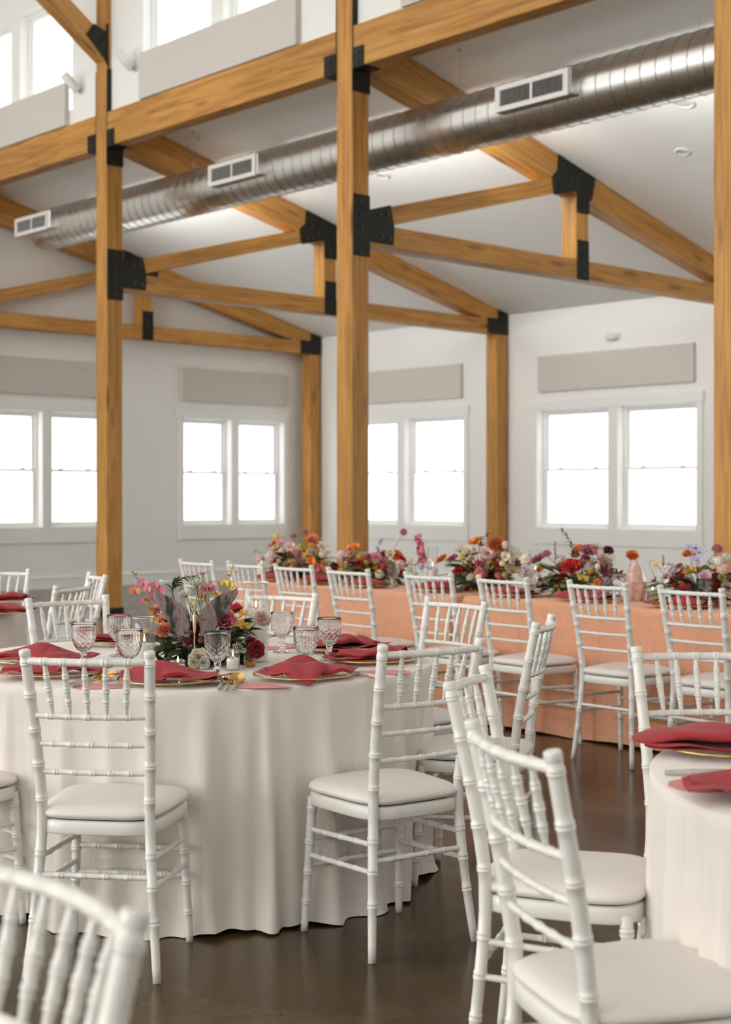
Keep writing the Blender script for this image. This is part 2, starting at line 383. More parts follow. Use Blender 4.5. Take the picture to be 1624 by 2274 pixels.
# ------------------------------------------------------------------ timber frame
boltm = MB(); boltm.lathe([(.0, -.002), (.026, -.002), (.026, .004), (.015, .004), (.015, .014), (0, .014)], 6)
BOLT = boltm.mesh('bolt', M['bolt'])
def plate(par, poly, y, bolts, base, name='gusset_plate', t=.01):
    b = MB(); b.prism(poly, y-t, y); b.v = [(x-base[0], yy-base[1], z-base[2]) for x, yy, z in b.v]
    o = obj(name, b, M['steel'], par)
    for x, z in bolts: link('bolt', BOLT, o, (x-base[0], y-t-base[1], z-base[2]), (PI/2, 0, 0))
    return o
posts = [Y1+SP, Y1, Y1-SP, Y1-2*SP]
plab = ['timber post hidden past the picture edge by the end wall', 'full-height timber post beside the round table at the back, under the far brace',
        'thick timber post rising behind the flower table in mid-room', 'timber post cut off by the edge beside the near double window']
for i, yp in enumerate(posts):
    b = MB(); b.box(XR, XR+PW, yp, yp+PW, 0, 8.595)
    base = (XR+PW/2, yp+PW/2, 0)
    t = thing('timber_post', plab[i], 'post', base, 0, 'nave timber posts')
    timber('shaft', b, (0, 0, 1), t, base, .008)
    cap = [(XR-.002, 5.205), (XR+PW+.002, 5.205), (XR+PW+.002, 5.41), (XR-.002, 5.41)]
    plate(t, cap, yp, [], base, 'column_cap', .012)
    def hung(bx, name, par=t, base=base):
        q = MB(); q.box(bx[0]-base[0], bx[1]-base[0], bx[2]-base[1], bx[3]-base[1], bx[4], bx[5]); return bevel(obj(name, q, M['steel'], par), .003, 1)
    for s, ya in ((-1, yp), (1, yp+PW))[:1 if i == 0 else 2]:
        y0, y1 = sorted((ya, ya+s*.012)); yo0, yo1 = sorted((ya+s*.012, ya+s*.17))
        hung((XR+.0, XR+.075 if i != 0 else XR+.07, y0, y1, 5.39, 6.32), 'knife_plate')
        hung((XR-.01, XR+.19, yo0, yo1, 5.40, 5.414), 'beam_seat')
        fl = hung((XR-.012, XR-.001, yo0, yo1, 5.402, 5.60), 'seat_flange')
        for z in (5.46, 5.545): link('bolt', BOLT, fl, (XR-.012-base[0], (yo0+yo1)/2-base[1], z), (0, -PI/2, 0))
        hung((XR+.191, XR+.201, yo0, yo1, 5.402, 5.60), 'seat_flange')
    hung((XR-.012, XR+PW+.012, yp-.012, yp+PW+.012, 0, .07), 'base_shoe')
    # brace rising into the nave roof
    zb = lambda x: 6.77-.70*(x-9.17)
    xa = 7.1
    b = MB(); b.prism([(XR, zb(XR)-.27), (XR, zb(XR)), (xa, zb(xa)), (xa, zb(xa)-.27)], yp+.01, yp+PW-.01)
    timber('nave_brace', b, (1, 0, -.7), t, base)
    pl = [(XR+.06, 6.30), (XR+.06, 6.82), (XR-.02, 6.82), (XR-.02, zb(XR-.02)-.03), (XR-.20, zb(XR-.20)-.03), (XR-.27, zb(XR-.27)-.20), (XR-.0, 6.40)]
    plate(t, [(XR+.03, 6.30), (XR+.03, 6.84), (XR+.0, 6.84), (XR+.0, 6.74), (XR-.17, 6.80), (XR-.27, 6.66), (XR-.02, 6.42)], yp+.01, [(XR-.14, 6.70), (XR-.05, 6.58)], base, 'brace_plate', .012)
bl = ['timber beam between the far left edge and the round table post', 'long timber beam under the big clerestory window', 'timber beam crossing the top edge beyond the middle post']
for i in range(3):
    b = MB(); y0, y1 = posts[i+1]+PW, posts[i]; b.box(XR+.0, XR+.19, y0+.013, y1-.013, 5.4142, 5.815)
    o = timber('timber_beam', b, (0, 1, 0)); tag(o, bl[i], 'beam', 'clerestory beams'); o['kind'] = 'thing'
tl = ['timber truss along the end wall, farthest of the three', 'timber truss between the round table post and the corner flower-table wall post', 'timber truss nearest us, crossing under the silver duct to the right']
wl = ['timber wall post in the far corner of the room', 'timber wall post between the two side-wall windows', 'timber wall post hidden beyond the cropped post']
for i in range(3):
    yp = posts[i]; ym = yp+PW; base = (XW+.11, yp+PW/2, 0)
    b = MB(); b.box(XW, XW+.2202, yp, ym, 0, 3.765)
    t = thing('wall_post', wl[i], 'post', base, 0, 'wall posts'); timber('shaft', b, (0, 0, 1), t, base)
    q = MB(); q.box(-.125, .125, -.125, .125, 0, .07); obj('base_shoe', q, M['steel'], t)
    base = (12.77, yp+PW/2, 0)
    t = thing('roof_truss', tl[i], 'truss', base, 0, 'aisle roof trusses')
    xs, xe = XR+PW+.004, XW+.2202
    rt = lambda x: ceil_z(x)-.004
    b = MB(); b.prism([(xs, rt(xs)-.235-.16), (xs, rt(xs)-.18), (xs+.0, rt(xs)-.18), (9.62, rt(9.62)), (xe, rt(xe)), (xe-.22, rt(xe-.22)-.235)], yp, ym)
    timber('rafter', b, (1, 0, -.2585), t, base)
    b = MB(); b.box(xs, xe-.0, yp+.001, ym-.001, 3.77, 3.98); timber('bottom_chord', b, (1, 0, 0), t, base)
    bt = lambda x: 4.17+.268*(x-9.797)
    b = MB(); b.prism([(xs, bt(xs)-.185), (12.66, bt(12.66)-.185), (12.66, bt(12.66)), (xs, bt(xs))], yp+.002, ym-.002); timber('diagonal_brace', b, (1, 0, .268), t, base)
    b = MB(); b.box(12.665, 12.875, yp+.003, ym-.003, 3.985, rt(12.8)-.235); timber('queen_post', b, (0, 0, 1), t, base)
    # steel
    xl = XR+.008; xp = XR+PW+.002
    plate(t, [(xl, 3.65), (xp, 3.65), (xp, 3.80), (9.842, 3.80), (9.85, 3.98), (9.80, 4.185), (xp, 4.105), (xp, 4.234), (xl, 4.234)], yp,
          [(XR+.11, 3.70+k*.115) for k in range(5)]+[(9.68, 3.87), (9.79, 3.86), (9.66, 4.07), (9.76, 4.10)], base)
    plate(t, [(12.27, bt(12.27)-.20), (12.66, bt(12.66)-.21), (12.66, 4.50), (12.875, 4.50), (12.88, 4.66), (12.93, rt(12.93)-.25), (12.985, rt(12.985)-.005), (12.34, rt(12.34)-.005), (12.33, rt(12.33)-.18), (12.235, bt(12.235)-.0)], yp,
          [(12.35, 4.72), (12.45, 4.74), (12.45, 4.90), (12.55, 4.82), (12.86, 4.76), (12.9, 4.68), (12.77, 4.62), (12.77, 4.54), (12.65, 4.86)], base)
    plate(t, [(12.672, 3.76), (12.868, 3.76), (12.868, 4.20), (12.672, 4.20)], yp, [(12.77, 3.82+.11*k) for k in range(4)], base)
    plate(t, [(15.85, 3.765), (xe+.004, 3.765), (xe+.004, 4.085), (16.07, 4.115), (16.07, 3.985), (15.85, 3.985)], yp, [], base)

# ------------------------------------------------------------------ spiral duct
XD, ZD, RD = 10.2, 4.93, .26
du = thing('spiral_duct', 'silver spiral air duct running beneath the sloping ceiling', 'duct', (XD, 11.5, ZD))
ya, yb = 4.6, 17.32
b = MB(); b.lathe([(0, 0), (RD-.02, 0), (RD, .02)]+[(RD, .3*k) for k in range(1, 42)]+[(RD, yb-ya-.1), (RD-.015, yb-ya-.03), (RD-.06, yb-ya), (0, yb-ya)], 48)
obj('duct_body', b, M['duct'], du, (0, ya-11.5, 0), (-PI/2, 0, 0), True)
b = MB(); pts = []; turns = int((yb-ya-.4)/.155)
for k in range(turns*24): 
    an = 2*PI*k/24; pts.append(((RD+.001)*math.cos(an), ya-11.5+.15+.155*k/24, (RD+.001)*math.sin(an)))
b.tube(pts, .0055, 5); obj('spiral_seam', b, M['seam'], du, smooth=True)
for yc in (6.15, 10.9, 15.2):
    b = MB(); b.lathe([(RD+.001, 0), (RD+.007, .003), (RD+.007, .09), (RD+.001, .093)], 48); obj('joint_collar', b, M['duct'], du, (0, yc-11.5, 0), (-PI/2, 0, 0), True)
for yc in (8.40, 12.70, 16.98):
    b = MB(); b.box(-.36, -.16, -.44, .44, -.10, .14); sd = obj('register_boot', b, M['duct'], du, (0, yc-11.5, 0)); bevel(sd, .01, 1)
    b = MB()
    for q in ((-.375, -.355, -.42, .42, .085, .13), (-.375, -.355, -.42, .42, -.105, -.06), (-.375, -.355, -.42, -.365, -.06, .085), (-.375, -.355, .365, .42, -.06, .085)): b.box(*q)
    b.box(-.372, -.358, -.012, .012, -.06, .085)
    vf = obj('register_frame', b, M['vent'], du, (0, yc-11.5, .0))
    b = MB(); b.box(-.3606, -.3602, -.365, .365, -.06, .085); obj('throat_shade_sheet', b, M['dark'], vf)  # thin dark sheet standing in for the shade behind the louvres
    b = MB()
    for k in range(26):
        y = -.353+.70*k/25; b.add([(-.372, y, -.06), (-.362, y+.006, -.06), (-.362, y+.006, .085), (-.372, y, .085), (-.3705, y-.002, -.06), (-.3605, y+.004, -.06), (-.3605, y+.004, .085), (-.3705, y-.002, .085)],
            [(0, 1, 2, 3), (7, 6, 5, 4), (0, 4, 5, 1), (3, 2, 6, 7), (0, 3, 7, 4), (1, 5, 6, 2)])
    lv = obj('louvres', b, M['vent'], vf); lv['kind'] = 'stuff'
for yc in (6.9, 9.6, 13.9, 16.0):
    zt = ceil_z(XD)-ZD
    b = MB(); b.tube([(0, 0, RD-.01), (0, 0, zt)], .002, 6); b.lathe([(0, zt), (.02, zt), (.02, zt-.012), (0, zt-.012)], 10)
    obj('hanger_wire', b, M['duct'], du, (0, yc-11.5, 0))

# ------------------------------------------------------------------ small fixtures
def spot(p, label):
    t = thing('wall_spotlight', label, 'spotlight', p, 0, 'clerestory spotlights')
    b = MB(); b.lathe([(0, 0), (.06, 0), (.06, .03), (0, .03)], 20); obj('mount', b, M['vent'], t, (XC-p[0]-.001, 0, 0), (0, -PI/2, 0), False)
    b = MB(); b.tube([(XC-p[0]-.02, 0, 0), (-.05, 0, .02)], .013, 8); obj('arm', b, M['vent'], t)
    b = MB(); b.lathe([(0, -.12), (.05, -.12), (.055, -.1), (.055, .12), (.046, .12), (.044, .09), (0, .09)], 24)
    d = Vector((-.75, .1, .66)); obj('barrel', b, M['vent'], t, (-.09, 0, .05), d.to_track_quat('Z', 'Y').to_euler(), True)
spot((XC-.06, 13.86, 6.24), 'white cylinder spotlight beside the timber post with the diagonal brace')
spot((XC-.06, 15.00, 6.22), 'white cylinder spotlight below the far clerestory window')
sl = math.atan(.2585)
def recess(x, y, label, r=.085):
    t = thing('recessed_light', label, 'light', (x, y, ceil_z(x)), 0, 'recessed ceiling lights'); t.rotation_euler = (0, sl, 0)
    b = MB(); b.lathe([(r*.72, 0), (r*.72, -.004), (r*.8, -.012), (r, -.008), (r, 0)], 28); obj('trim_ring', b, M['vent'], t, smooth=True)
    b = MB(); b.lathe([(0, -.003), (r*.7, -.003), (r*.7, -.001), (0, -.001)], 24); obj('lens', b, mat('frosted_lens', (.6, .58, .55), .35), t)
recess(12.82, 8.88, 'recessed ceiling light alone on the ceiling near the cropped post')
recess(11.95, 8.26, 'recessed ceiling disc just below the silver duct', .11)
recess(11.98, 12.55, 'faint recessed ceiling disc under the duct beside the middle post', .09)
t = thing('wall_strobe', 'small white alarm dome on wall above the near acoustic panel', 'alarm', (XB, 12.45, 3.58))
b = MB(); b.lathe([(0, .075), (.05, .07), (.085, .045), (.095, .015), (.095, 0), (0, 0)], 28); obj('dome', b, M['vent'], t, (-.001, 0, 0), (0, -PI/2, 0), True).scale = (.62, 1.15, 1.2)
b = MB(); b.box(-.02, -.001, -.115, .115, -.062, .062); bevel(obj('back_plate', b, M['vent'], t), .006)

# ------------------------------------------------------------------ ballroom chairs
def turned(path, r0, r1, rings, n=12, bead=.0023, belly=0., knob=False):
    """bamboo-style rod: path(t)->point, radius r0..r1, paired beads at the given t"""
    L = sum((Vector(path((k+1)/20))-Vector(path(k/20))).length for k in range(20))
    st = {}
    base = lambda t: r0+(r1-r0)*t+belly*math.sin(PI*t)
    for k in range(17): st[k/16] = base(k/16)
    for c in rings:
        for s in (-1, 1):
            for dz, e in ((-.0048, 0), (-.0028, .75), (0, 1), (.0028, .75), (.0048, 0)):
                t = c+(s*.0042+dz)/L
                if 0 < t < 1: st[t] = max(st.get(t, 0), base(t)+bead*e)
    ts = sorted(st); ts2 = [ts[0]]
    for t in ts[1:]:
        if t-ts2[-1] > .0008/L: ts2.append(t)
    P_ = [path(t) for t in ts2]; R_ = [st[t] for t in ts2]
    mb = MB()
    if knob:                                                # round cap on top of a back post
        e = (Vector(P_[-1])-Vector(P_[-2])).normalized(); p = Vector(P_[-1])
        for dz, rr in ((.0005, r1*.98), (.0015, r1*1.07), (.004, r1*1.09), (.013, r1*1.09), (.0162, r1*1.05), (.0178, r1*.93), (.0184, r1*.6), (.0185, r1*.1)): P_.append(p+e*(dz-.010)); R_.append(rr)
        # keep stations in order
        P_[-9] = p-e*.0105; R_[-9] = r1
    mb.tube(P_, R_, n); return mb
def lerp(a, b, t): return tuple(a[k]+(b[k]-a[k])*t for k in range(3))
def spline(pts):
    def f(t):
        x = t*(len(pts)-1); i = min(int(x), len(pts)-2); u = x-i
        p0, p1, p2, p3 = (Vector(pts[max(0, min(len(pts)-1, j))]) for j in (i-1, i, i+1, i+2))
        return .5*((2*p1)+(p2-p0)*u+(2*p0-5*p1+4*p2-p3)*u*u+(3*p1-p0-3*p2+p3)*u**3)
    return f
BP = [(.190, -.190, 0), (.172, -.166, .20), (.158, -.150, .43), (.163, -.166, .60), (.171, -.196, .76), (.180, -.230, .921)]
def bpost(sx): 
    f = spline([(x*sx, y, z) for x, y, z in BP])
    return f
def bp_at(z):
    f = bpost(1); lo, hi = 0., 1.
    for _ in range(40):
        m = (lo+hi)/2
        if f(m).z < z: lo = m
        else: hi = m
    return f(lo), lo
def make_chair(label):
    t = thing('ballroom_chair', label, 'chair', (0, 0, 0), 0, 'white bamboo-style ballroom chairs')
    C = M['chair']
    ringz = (.16, .255, .345, .50, .60, .70, .80, .893)
    for s in (-1, 1):
        obj('back_post', turned(bpost(s), .0118, .0150, [bp_at(z)[1] for z in ringz], 12, .0022, .0028, True), C, t, smooth=True)
        a, bq = (.165*s, .172, .42), (.182*s, .196, 0)
        obj('front_leg', turned(lambda u: lerp(a, bq, u), .0155, .0118, (.09, .33, .56, .78), 12), C, t, smooth=True)
    def rail(z, bow, r, nr, name='back_rail'):
        p, _ = bp_at(z)
        f = lambda u: (p.x*(2*u-1), p.y-bow*(1-(2*u-1)**2), z)
        obj(name, turned(f, r, r, [(k+1)/(nr+1) for k in range(nr)], 10, .0018), C, t, smooth=True); return f
    top = rail(.898, .030, .0108, 5); mid = rail(.742, .024, .0090, 5); rail(.660, .016, .0078, 5); rail(.578, .010, .0078, 5)
    for k in range(5):
        u = (k+1)/6; um = .5+(u-.5)*.93
        a, c = mid(um), top(u)
        obj('spindle', turned(lambda w: lerp(a, c, w), .0052, .0052, (.26, .5, .74), 8, .0018, .0042), C, t, smooth=True)
    for z in (.325, .245):
        for s in (-1, 1):
            p, _ = bp_at(z+.008); q = lerp((.182*s, .196, 0), (.165*s, .172, .42), z/.42)
            obj('side_stretcher', turned(lambda w: lerp((p.x*s, p.y, z+.008), (q[0], q[1], z-.006), w), .0085, .0085, (.25, .5, .75), 8, .0018), C, t, smooth=True)
    for z in (.288, .205):
        q = lerp((.182, .196, 0), (.165, .172, .42), z/.42)
        obj('front_stretcher', turned(lambda w: (q[0]*(2*w-1), q[1], z), .0085, .0085, (.2, .4, .6, .8), 8, .0018), C, t, smooth=True)
    p, _ = bp_at(.284); obj('rear_stretcher', turned(lambda w: (p.x*(2*w-1), p.y, .284), .0085, .0085, (.2, .4, .6, .8), 8, .0018), C, t, smooth=True)
    # seat outline: narrow behind, wide and rounded in front
    def outline(g=0., n=40):
        pts = []
        for k in range(n):
            a = 2*PI*k/n; c, s = math.cos(a), math.sin(a); e = .42
            x = abs(c)**e*math.copysign(1, c); y = abs(s)**e*math.copysign(1, s)
            w = .172+.028*(y+1)/2
            pts.append((x*(w+g), .010+y*(.184+g)+(.02*(1-x*x) if y > 0 else 0)))
        return pts
    def slab(levels, name, m, smooth=True):
        b = MB(); n = 40
        V = []
        for g, z in levels: V += [(x, y, z) for x, y in outline(g)]
        K = len(levels)
        b.add(V, [(i*n+k, i*n+(k+1) % n, (i+1)*n+(k+1) % n, (i+1)*n+k) for i in range(K-1) for k in range(n)]+[tuple(range(n-1, -1, -1)), tuple(range((K-1)*n, K*n))])
        return obj(name, b, m, t, smooth=smooth)
    slab([(-.012, .400), (-.002, .402), (0, .406), (0, .436), (-.003, .440)], 'seat_frame', C)
    slab([(-.016, .439), (-.016, .4455)], 'cushion_base', M['under'], False)
    slab([(-.010, .4445), (-.002, .447), (.004, .453), (.005, .460), (0, .468), (-.012, .4755), (-.035, .481), (-.075, .4855), (-.12, .487)], 'seat_cushion', M['cushion'])
    return t
CH = [
 ('butterfly table chair seen squarely from behind, in front of the near napkin', 2.37, 3.631, -50.8),
 ('butterfly table chair angled from behind, beside the napkin hanging off the edge', 3.117, 3.241, -8.7),
 ('butterfly table chair half hidden behind the angled chair, before the peach cloth', 4.208, 4.223, 84.8),
 ('butterfly table chair seen edge-on, narrow back standing clear over the bare floor', 3.843, 3.521, 31.3),
 ('chair just behind the closest one, its round seat whole, facing the cropped table', 2.703, 2.212, -150.6),
 ('closest chair with large pale seat filling the lower corner by the cropped table', 2.186, 1.641, -115.2),
 ('chair on the far side of the cropped table, behind its red napkins', 3.391, 2.217, -218.9),
 ('butterfly table chair across the table, behind the goblets beside the far post', 3.304, 5.213, -185.6),
 ('small distant chair turned sideways, between the post and the cropped far table', 3.722, 6.428, 31.7),
 ('small distant chair standing right against the full-height post', 4.239, 7.051, 71.4),
 ('distant chair at the far white table cut by the picture edge', 4.139, 7.66, 132.0),
 ('butterfly table chair behind the tall glass candle, facing us', 3.973, 4.982, 106.8),
]
for k, nm in enumerate(('first', 'second', 'third', 'fourth', 'fifth', 'sixth', 'seventh', 'eighth')):
    x, y, a = [(6.178, 8.075, -90.2), (6.202, 7.567, -91.1), (6.199, 7.07, -90.7), (6.125, 6.473, -91.1), (6.122, 5.795, -90.5), (6.128, 5.231, -93.1), (6.116, 4.589, -91.), (6.088, 4.003, -92.6)][k]
    CH.append(('%s chair along the peach table, counting from its far end' % nm, x-.0, y, a))
x, y = wp(1.50, -.53); CH.append(('blurred chair back in the very foreground, only rail and spindles showing', x, y, math.degrees(PHI)+129-90))
x, y = wp(4.589, -1.354); CH.append(('butterfly table chair cut by the edge, only seat corner and front leg showing', x, y, math.degrees(PHI)-37-90))
ch0 = None
for lab, x, y, a in CH:
    lab = 'white '+lab
    if ch0 is None: ch0 = make_chair(lab); ch0.location = (x, y, 0); ch0.rotation_euler = (0, 0, math.radians(a))
    else: dup(ch0, (x, y, 0), math.radians(a), lab)

# ------------------------------------------------------------------ round tables and cloths
TZ = .757
def round_table(c, label, clabel, seed, R=.885, extra=()):
    t = thing('round_table', label, 'table', (c[0], c[1], 0), 0, 'round tables')
    b = MB(); b.lathe([(0, TZ-.035), (R-.006, TZ-.035), (R-.003, TZ-.03), (R-.003, TZ-.008), (R-.006, TZ-.003), (0, TZ-.003)], 64); obj('tabletop', b, M['table'], t)
    for k in range(4):
        an = PI/4+k*PI/2; b = MB(); b.tube([(.5*math.cos(an), .5*math.sin(an), 0), (.45*math.cos(an), .45*math.sin(an), TZ-.036)], .016, 8); obj('leg', b, M['bolt'], t)
    rn = random.Random(seed)
    NF = 21; folds = [(2*PI*(k+rn.uniform(-.42, .42))/NF, rn.choice((.25, .45, .8, 1.1, 1.25)), rn.uniform(.030, .065)) for k in range(NF)]
    for px, amp, wd_ in extra:                              # the folds that can be told apart in the photograph
        t_ = (px-812)/F; ux, uy = wp(1, t_); bq = ux*c[0]+uy*c[1]; n2 = ux*ux+uy*uy; disc = bq*bq-n2*(c[0]**2+c[1]**2-.86)
        d_ = (bq-math.sqrt(max(0, disc)))/n2; folds.append((math.atan2(uy*d_-c[1], ux*d_-c[0]), amp, wd_))
    def fold(an, w=1.):
        v = 0
        for a, amp, wd_ in folds:
            d = (an-a+PI) % (2*PI)-PI
            if abs(d) < .5: v = max(v, amp*math.exp(-abs(d/(wd_*w))**1.7))
        return v
    feet = []                                               # chair legs press the cloth inwards
    for _, x, y, a_ in CH:
        a_ = math.radians(a_)
        for sx in (-1, 1):
            lx, ly = sx*.182, .20
            fx, fy = x+lx*math.cos(a_)-ly*math.sin(a_)-c[0], y+lx*math.sin(a_)+ly*math.cos(a_)-c[1]
            if math.hypot(fx, fy) < 1.25: feet.append((math.atan2(fy, fx), math.hypot(fx, fy)))
    b = MB(); nA, nZ = 360, 30
    def fn(u, v):
        an = 2*PI*u
        if v < .26: r = (R-.004)*max(.002, v/.26); return (r*math.cos(an), r*math.sin(an), TZ)
        w = (v-.26)/.74                                     # 0 at the rim, 1 at the hem
        if w < .08:
            q = w/.08; r = R-.004+.012*math.sin(q*PI/2); z = TZ-.010*(1-math.cos(q*PI/2))
        else:
            q = (w-.08)/.92; z = (TZ-.010)*(1-q)+.004*q
            A = .075*q**.75
            r = R+.008+A*(fold(an, .55+.55*q)-.22)+.006*math.sin(an*5+seed)*q
            if q > .93: r += .010*(q-.93)/.07*(1+math.sin(an*9+seed))
            for fa, fd in feet:
                d = (an-fa+PI) % (2*PI)-PI
                if abs(d) < .30: r = min(r, fd-.022+max(0, abs(d)-.03)*.55+(1-q)*.05)
            z = max(.003, z+(.012*math.sin(an*7+seed)+.008*math.sin(an*17))*q**6)
        return (r*math.cos(an), r*math.sin(an), z)
    b.grid(nA, nZ, fn, wrap=True)
    o = obj('tablecloth', b, M['cloth'], None, (c[0], c[1], 0), smooth=True); tag(o, clabel, 'tablecloth', 'white floor-length tablecloths')
    return o
T1, T2, T3 = wp(5.38, -.64), wp(3.06, 1.52), wp(7.59, -2.70)
round_table(T1, 'round table carrying the butterfly and flowers, hidden under its cloth', 'white floor-length cloth on the round table with the butterfly centrepiece', 3,
            extra=((452, 1.0, .06), (550, .5, .05), (603, 1.35, .034), (655, .5, .05), (740, .8, .045), (845, .9, .04), (905, 1.1, .04), (940, .9, .035), (330, .7, .04), (130, .9, .04), (40, .8, .04)))
round_table(T2, 'round table cropped by the picture edge, hidden under its cloth', 'white cloth on the cropped round table in front of the closest chairs', 11, R=.9, extra=((1470, .9, .05), (1510, .8, .04), (1560, 1.0, .05), (1600, .9, .04)))
round_table(T3, 'round table far away by the end wall, hidden under its cloth', 'white cloth on the distant round table cut by the picture edge', 5)

# ------------------------------------------------------------------ long head table, two peach cloths
HX0, HX1 = 6.42, 7.20
def peach(y0, y1, label, tlabel, seed):
    t = thing('banquet_table', tlabel, 'table', ((HX0+HX1)/2, (y0+y1)/2, 0), 0, 'long banquet tables')
    hy = (y1-y0)/2-.02; hx = (HX1-HX0)/2-.012
    b = MB(); b.box(-hx, hx, -hy, hy, TZ-.035, TZ-.003); obj('tabletop', b, M['table'], t)
    for sx in (-1, 1):
        for sy in (-1, 1):
            b = MB(); b.tube([(sx*hx*.8, sy*hy*.85, 0), (sx*hx*.8, sy*hy*.85, TZ-.036)], .016, 8); obj('leg', b, M['bolt'], t)
    rn = random.Random(seed)
    # rounded rectangle perimeter, with pleats gathering at the corners
    cx, cyy = (HX0+HX1)/2, (y0+y1)/2; a, c = (HX1-HX0)/2, (y1-y0)/2; rc = .03
    per = []
    def side(p, q, nrm, n):
        for k in range(n): u = k/n; per.append((p[0]+(q[0]-p[0])*u, p[1]+(q[1]-p[1])*u, nrm, u))
    side((-a, c-rc), (-a, -c+rc), (-1, 0), 160); side((-a+rc*.3, -c+rc*.3), (-a+rc, -c), (-.7, -.7), 5)
    side((-a+rc, -c), (a-rc, -c), (0, -1), 26); side((a-rc*.3, -c+rc*.3), (a, -c+rc), (.7, -.7), 5)
    side((a, -c+rc), (a, c-rc), (1, 0), 60); side((a-rc*.3, c-rc*.3), (a-rc, c), (.7, .7), 5)
    side((a-rc, c), (-a+rc, c), (0, 1), 26); side((-a+rc*.3, c-rc*.3), (-a, c-rc), (-.7, .7), 5)
    n = len(per); ph = [rn.uniform(0, 6.28) for _ in range(4)]
    crease = [(k+.5+rn.uniform(-.2, .2))/8 for k in range(8)]
    b = MB(); rows = [0, .01, .05, .15, .3, .45, .6, .75, .88, .96, 1.0]
    V = []
    for x, y, nr, u in per: V.append((x+cx-nr[0]*.006, y+cyy-nr[1]*.006, TZ))
    for q in rows[1:]:
        for x, y, nr, u in per:
            z = (TZ-.006)*(1-q)+.012*q
            lon = abs(nr[0]) == 1
            off = .004+.012*q
            L = 2*c if lon else 2*a
            e = min(u, 1-u)*L
            off += (.022*math.exp(-(e/.16)**2)*(1+math.sin(e*55+ph[0]))+.006*math.sin(u*L*6+ph[1])+.0035*math.sin(u*L*15+ph[2]))*q**.7
            for cr in crease: off += .013*math.exp(-abs((u-cr)*L/.02)**1.3)*q**.3
            if abs(nr[0]*nr[1]) > .1: off += .045*q**.8
            z += .006*math.sin(u*L*8+ph[3])*q**5
            V.append((x+cx+nr[0]*off, y+cyy+nr[1]*off, z))
    Fc = [tuple(range(n))]
    for i in range(len(rows)-1): Fc += [(i*n+k, (i+1)*n+k, (i+1)*n+(k+1) % n, i*n+(k+1) % n) for k in range(n)]
    b.add(V, Fc); o = obj('tablecloth', b, M['peach'], smooth=True)
    tag(o, label, 'tablecloth', 'peach floor-length tablecloths')
YJ = 6.08
peach(YJ+.055, 8.30, 'peach cloth on the far half of the long flower table', 'long table beneath the far peach cloth', 2)
peach(YJ-2.5, YJ-.055, 'peach cloth on the near half of the long flower table', 'long table beneath the near peach cloth', 8)

# ------------------------------------------------------------------ place settings
def charger(c, label, z=TZ, group='gold-rimmed glass charger plates'):
    t = thing('charger_plate', label, 'plate', (c[0], c[1], z+.0015), 0, group)
    if 'ch' not in MEM:
        b = MB(); b.lathe([(0, .002), (.10, .002), (.125, .010), (.162, .016), (.164, .0175), (.162, .0195), (.124, .0135), (.10, .0055), (0, .0055)], 48); MEM['ch'] = b.mesh('charger_plate', M['clear'], True)
        b = MB(); b.lathe([(.1605, .0158), (.1648, .0165), (.1655, .0185), (.1640, .0203), (.1605, .0200)], 48, close=True); MEM['cr'] = b.mesh('gold_rim', M['gold'], True)
    link('plate_glass', MEM['ch'], t); link('gold_rim', MEM['cr'], t); return t
MEM = {}
def napkin_mesh(seed, L=.30, Wd=.155):
    """cloth folded back and forth on itself: the profile shows stacked, softly rolled layers"""
    rn = random.Random(seed); p = [rn.uniform(0, 6.28) for _ in range(7)]; b = MB()
    prof = spline([(0, -.60, .002), (0, .10, .003), (0, .46, .006), (0, .54, .013), (0, .42, .019), (0, -.20, .015), (0, -.48, .018), (0, -.53, .027), (0, -.42, .034), (0, .05, .037), (0, .40, .031), (0, .60, .014), (0, .66, .004)])
    def fn(u, v):
        s = 2*u-1; q = prof(v)
        wide = Wd*(1.0-.24*abs(s)**2.2)*(1+.12*math.sin(2.6*s+p[0]))
        k = q.z/.037
        y = wide*q.y+.016*math.sin(2.2*s+p[1])+.020*k*math.sin(3.4*s+p[2])+.010*math.sin(7*s+p[5])*(1-k)
        z = q.z*(1.05-.38*abs(s)**1.8+.24*math.sin(3.1*s+p[3]))+.004*k*math.sin(8.5*s+5*q.y+p[4])
        x = L*.5*s*(1+.08*math.sin(5*q.y+p[6]))+.030*k*s*(1 if p[6] > 3 else -1)+.02*q.y
        return (x, y, max(.0015, z))
    b.grid(44, 40, fn); return b
def tent_mesh(seed, L=.31, Wd=.17):
    """cloth let fall over the plate: a soft peak, the front hem lifting into open folds"""
    rn = random.Random(seed); p = [rn.uniform(0, 6.28) for _ in range(5)]; b = MB(); pk = rn.uniform(-.25, .1)
    def fn(u, v):
        s = 2*u-1; top = .040*math.exp(-((s-pk)/.55)**2)+.012
        y = Wd*(.56-1.12*v)*(1-.22*abs(s)**2.4)+.012*math.sin(4*s+p[0])*v
        mouth = max(0., math.sin(5.2*s+p[1]))**.8*.022*(1-.3*abs(s))
        if v < .38: q = v/.38; z = .004+(top-.004)*math.sin(q*PI/2)**.9
        else:
            q = (v-.38)/.62; z = top+(.004+mouth-top)*q**.85
            if q > .86: y += .016*(q-.86)/.14*(1 if mouth > .006 else 0); z -= .012*(q-.86)/.14*(1 if mouth > .006 else 0)
        z += .005*abs(math.sin(3.2*(s-pk)+2.6*v+p[2]))*math.sin(PI*min(1, v*1.1))+.002*math.sin(9*s+p[3])*v
        x = L*.5*s*(1+.10*(v-.4)*math.sin(2*s+p[4]))
        return (x, y, max(.0015, z))
    b.grid(60, 34, fn); return b
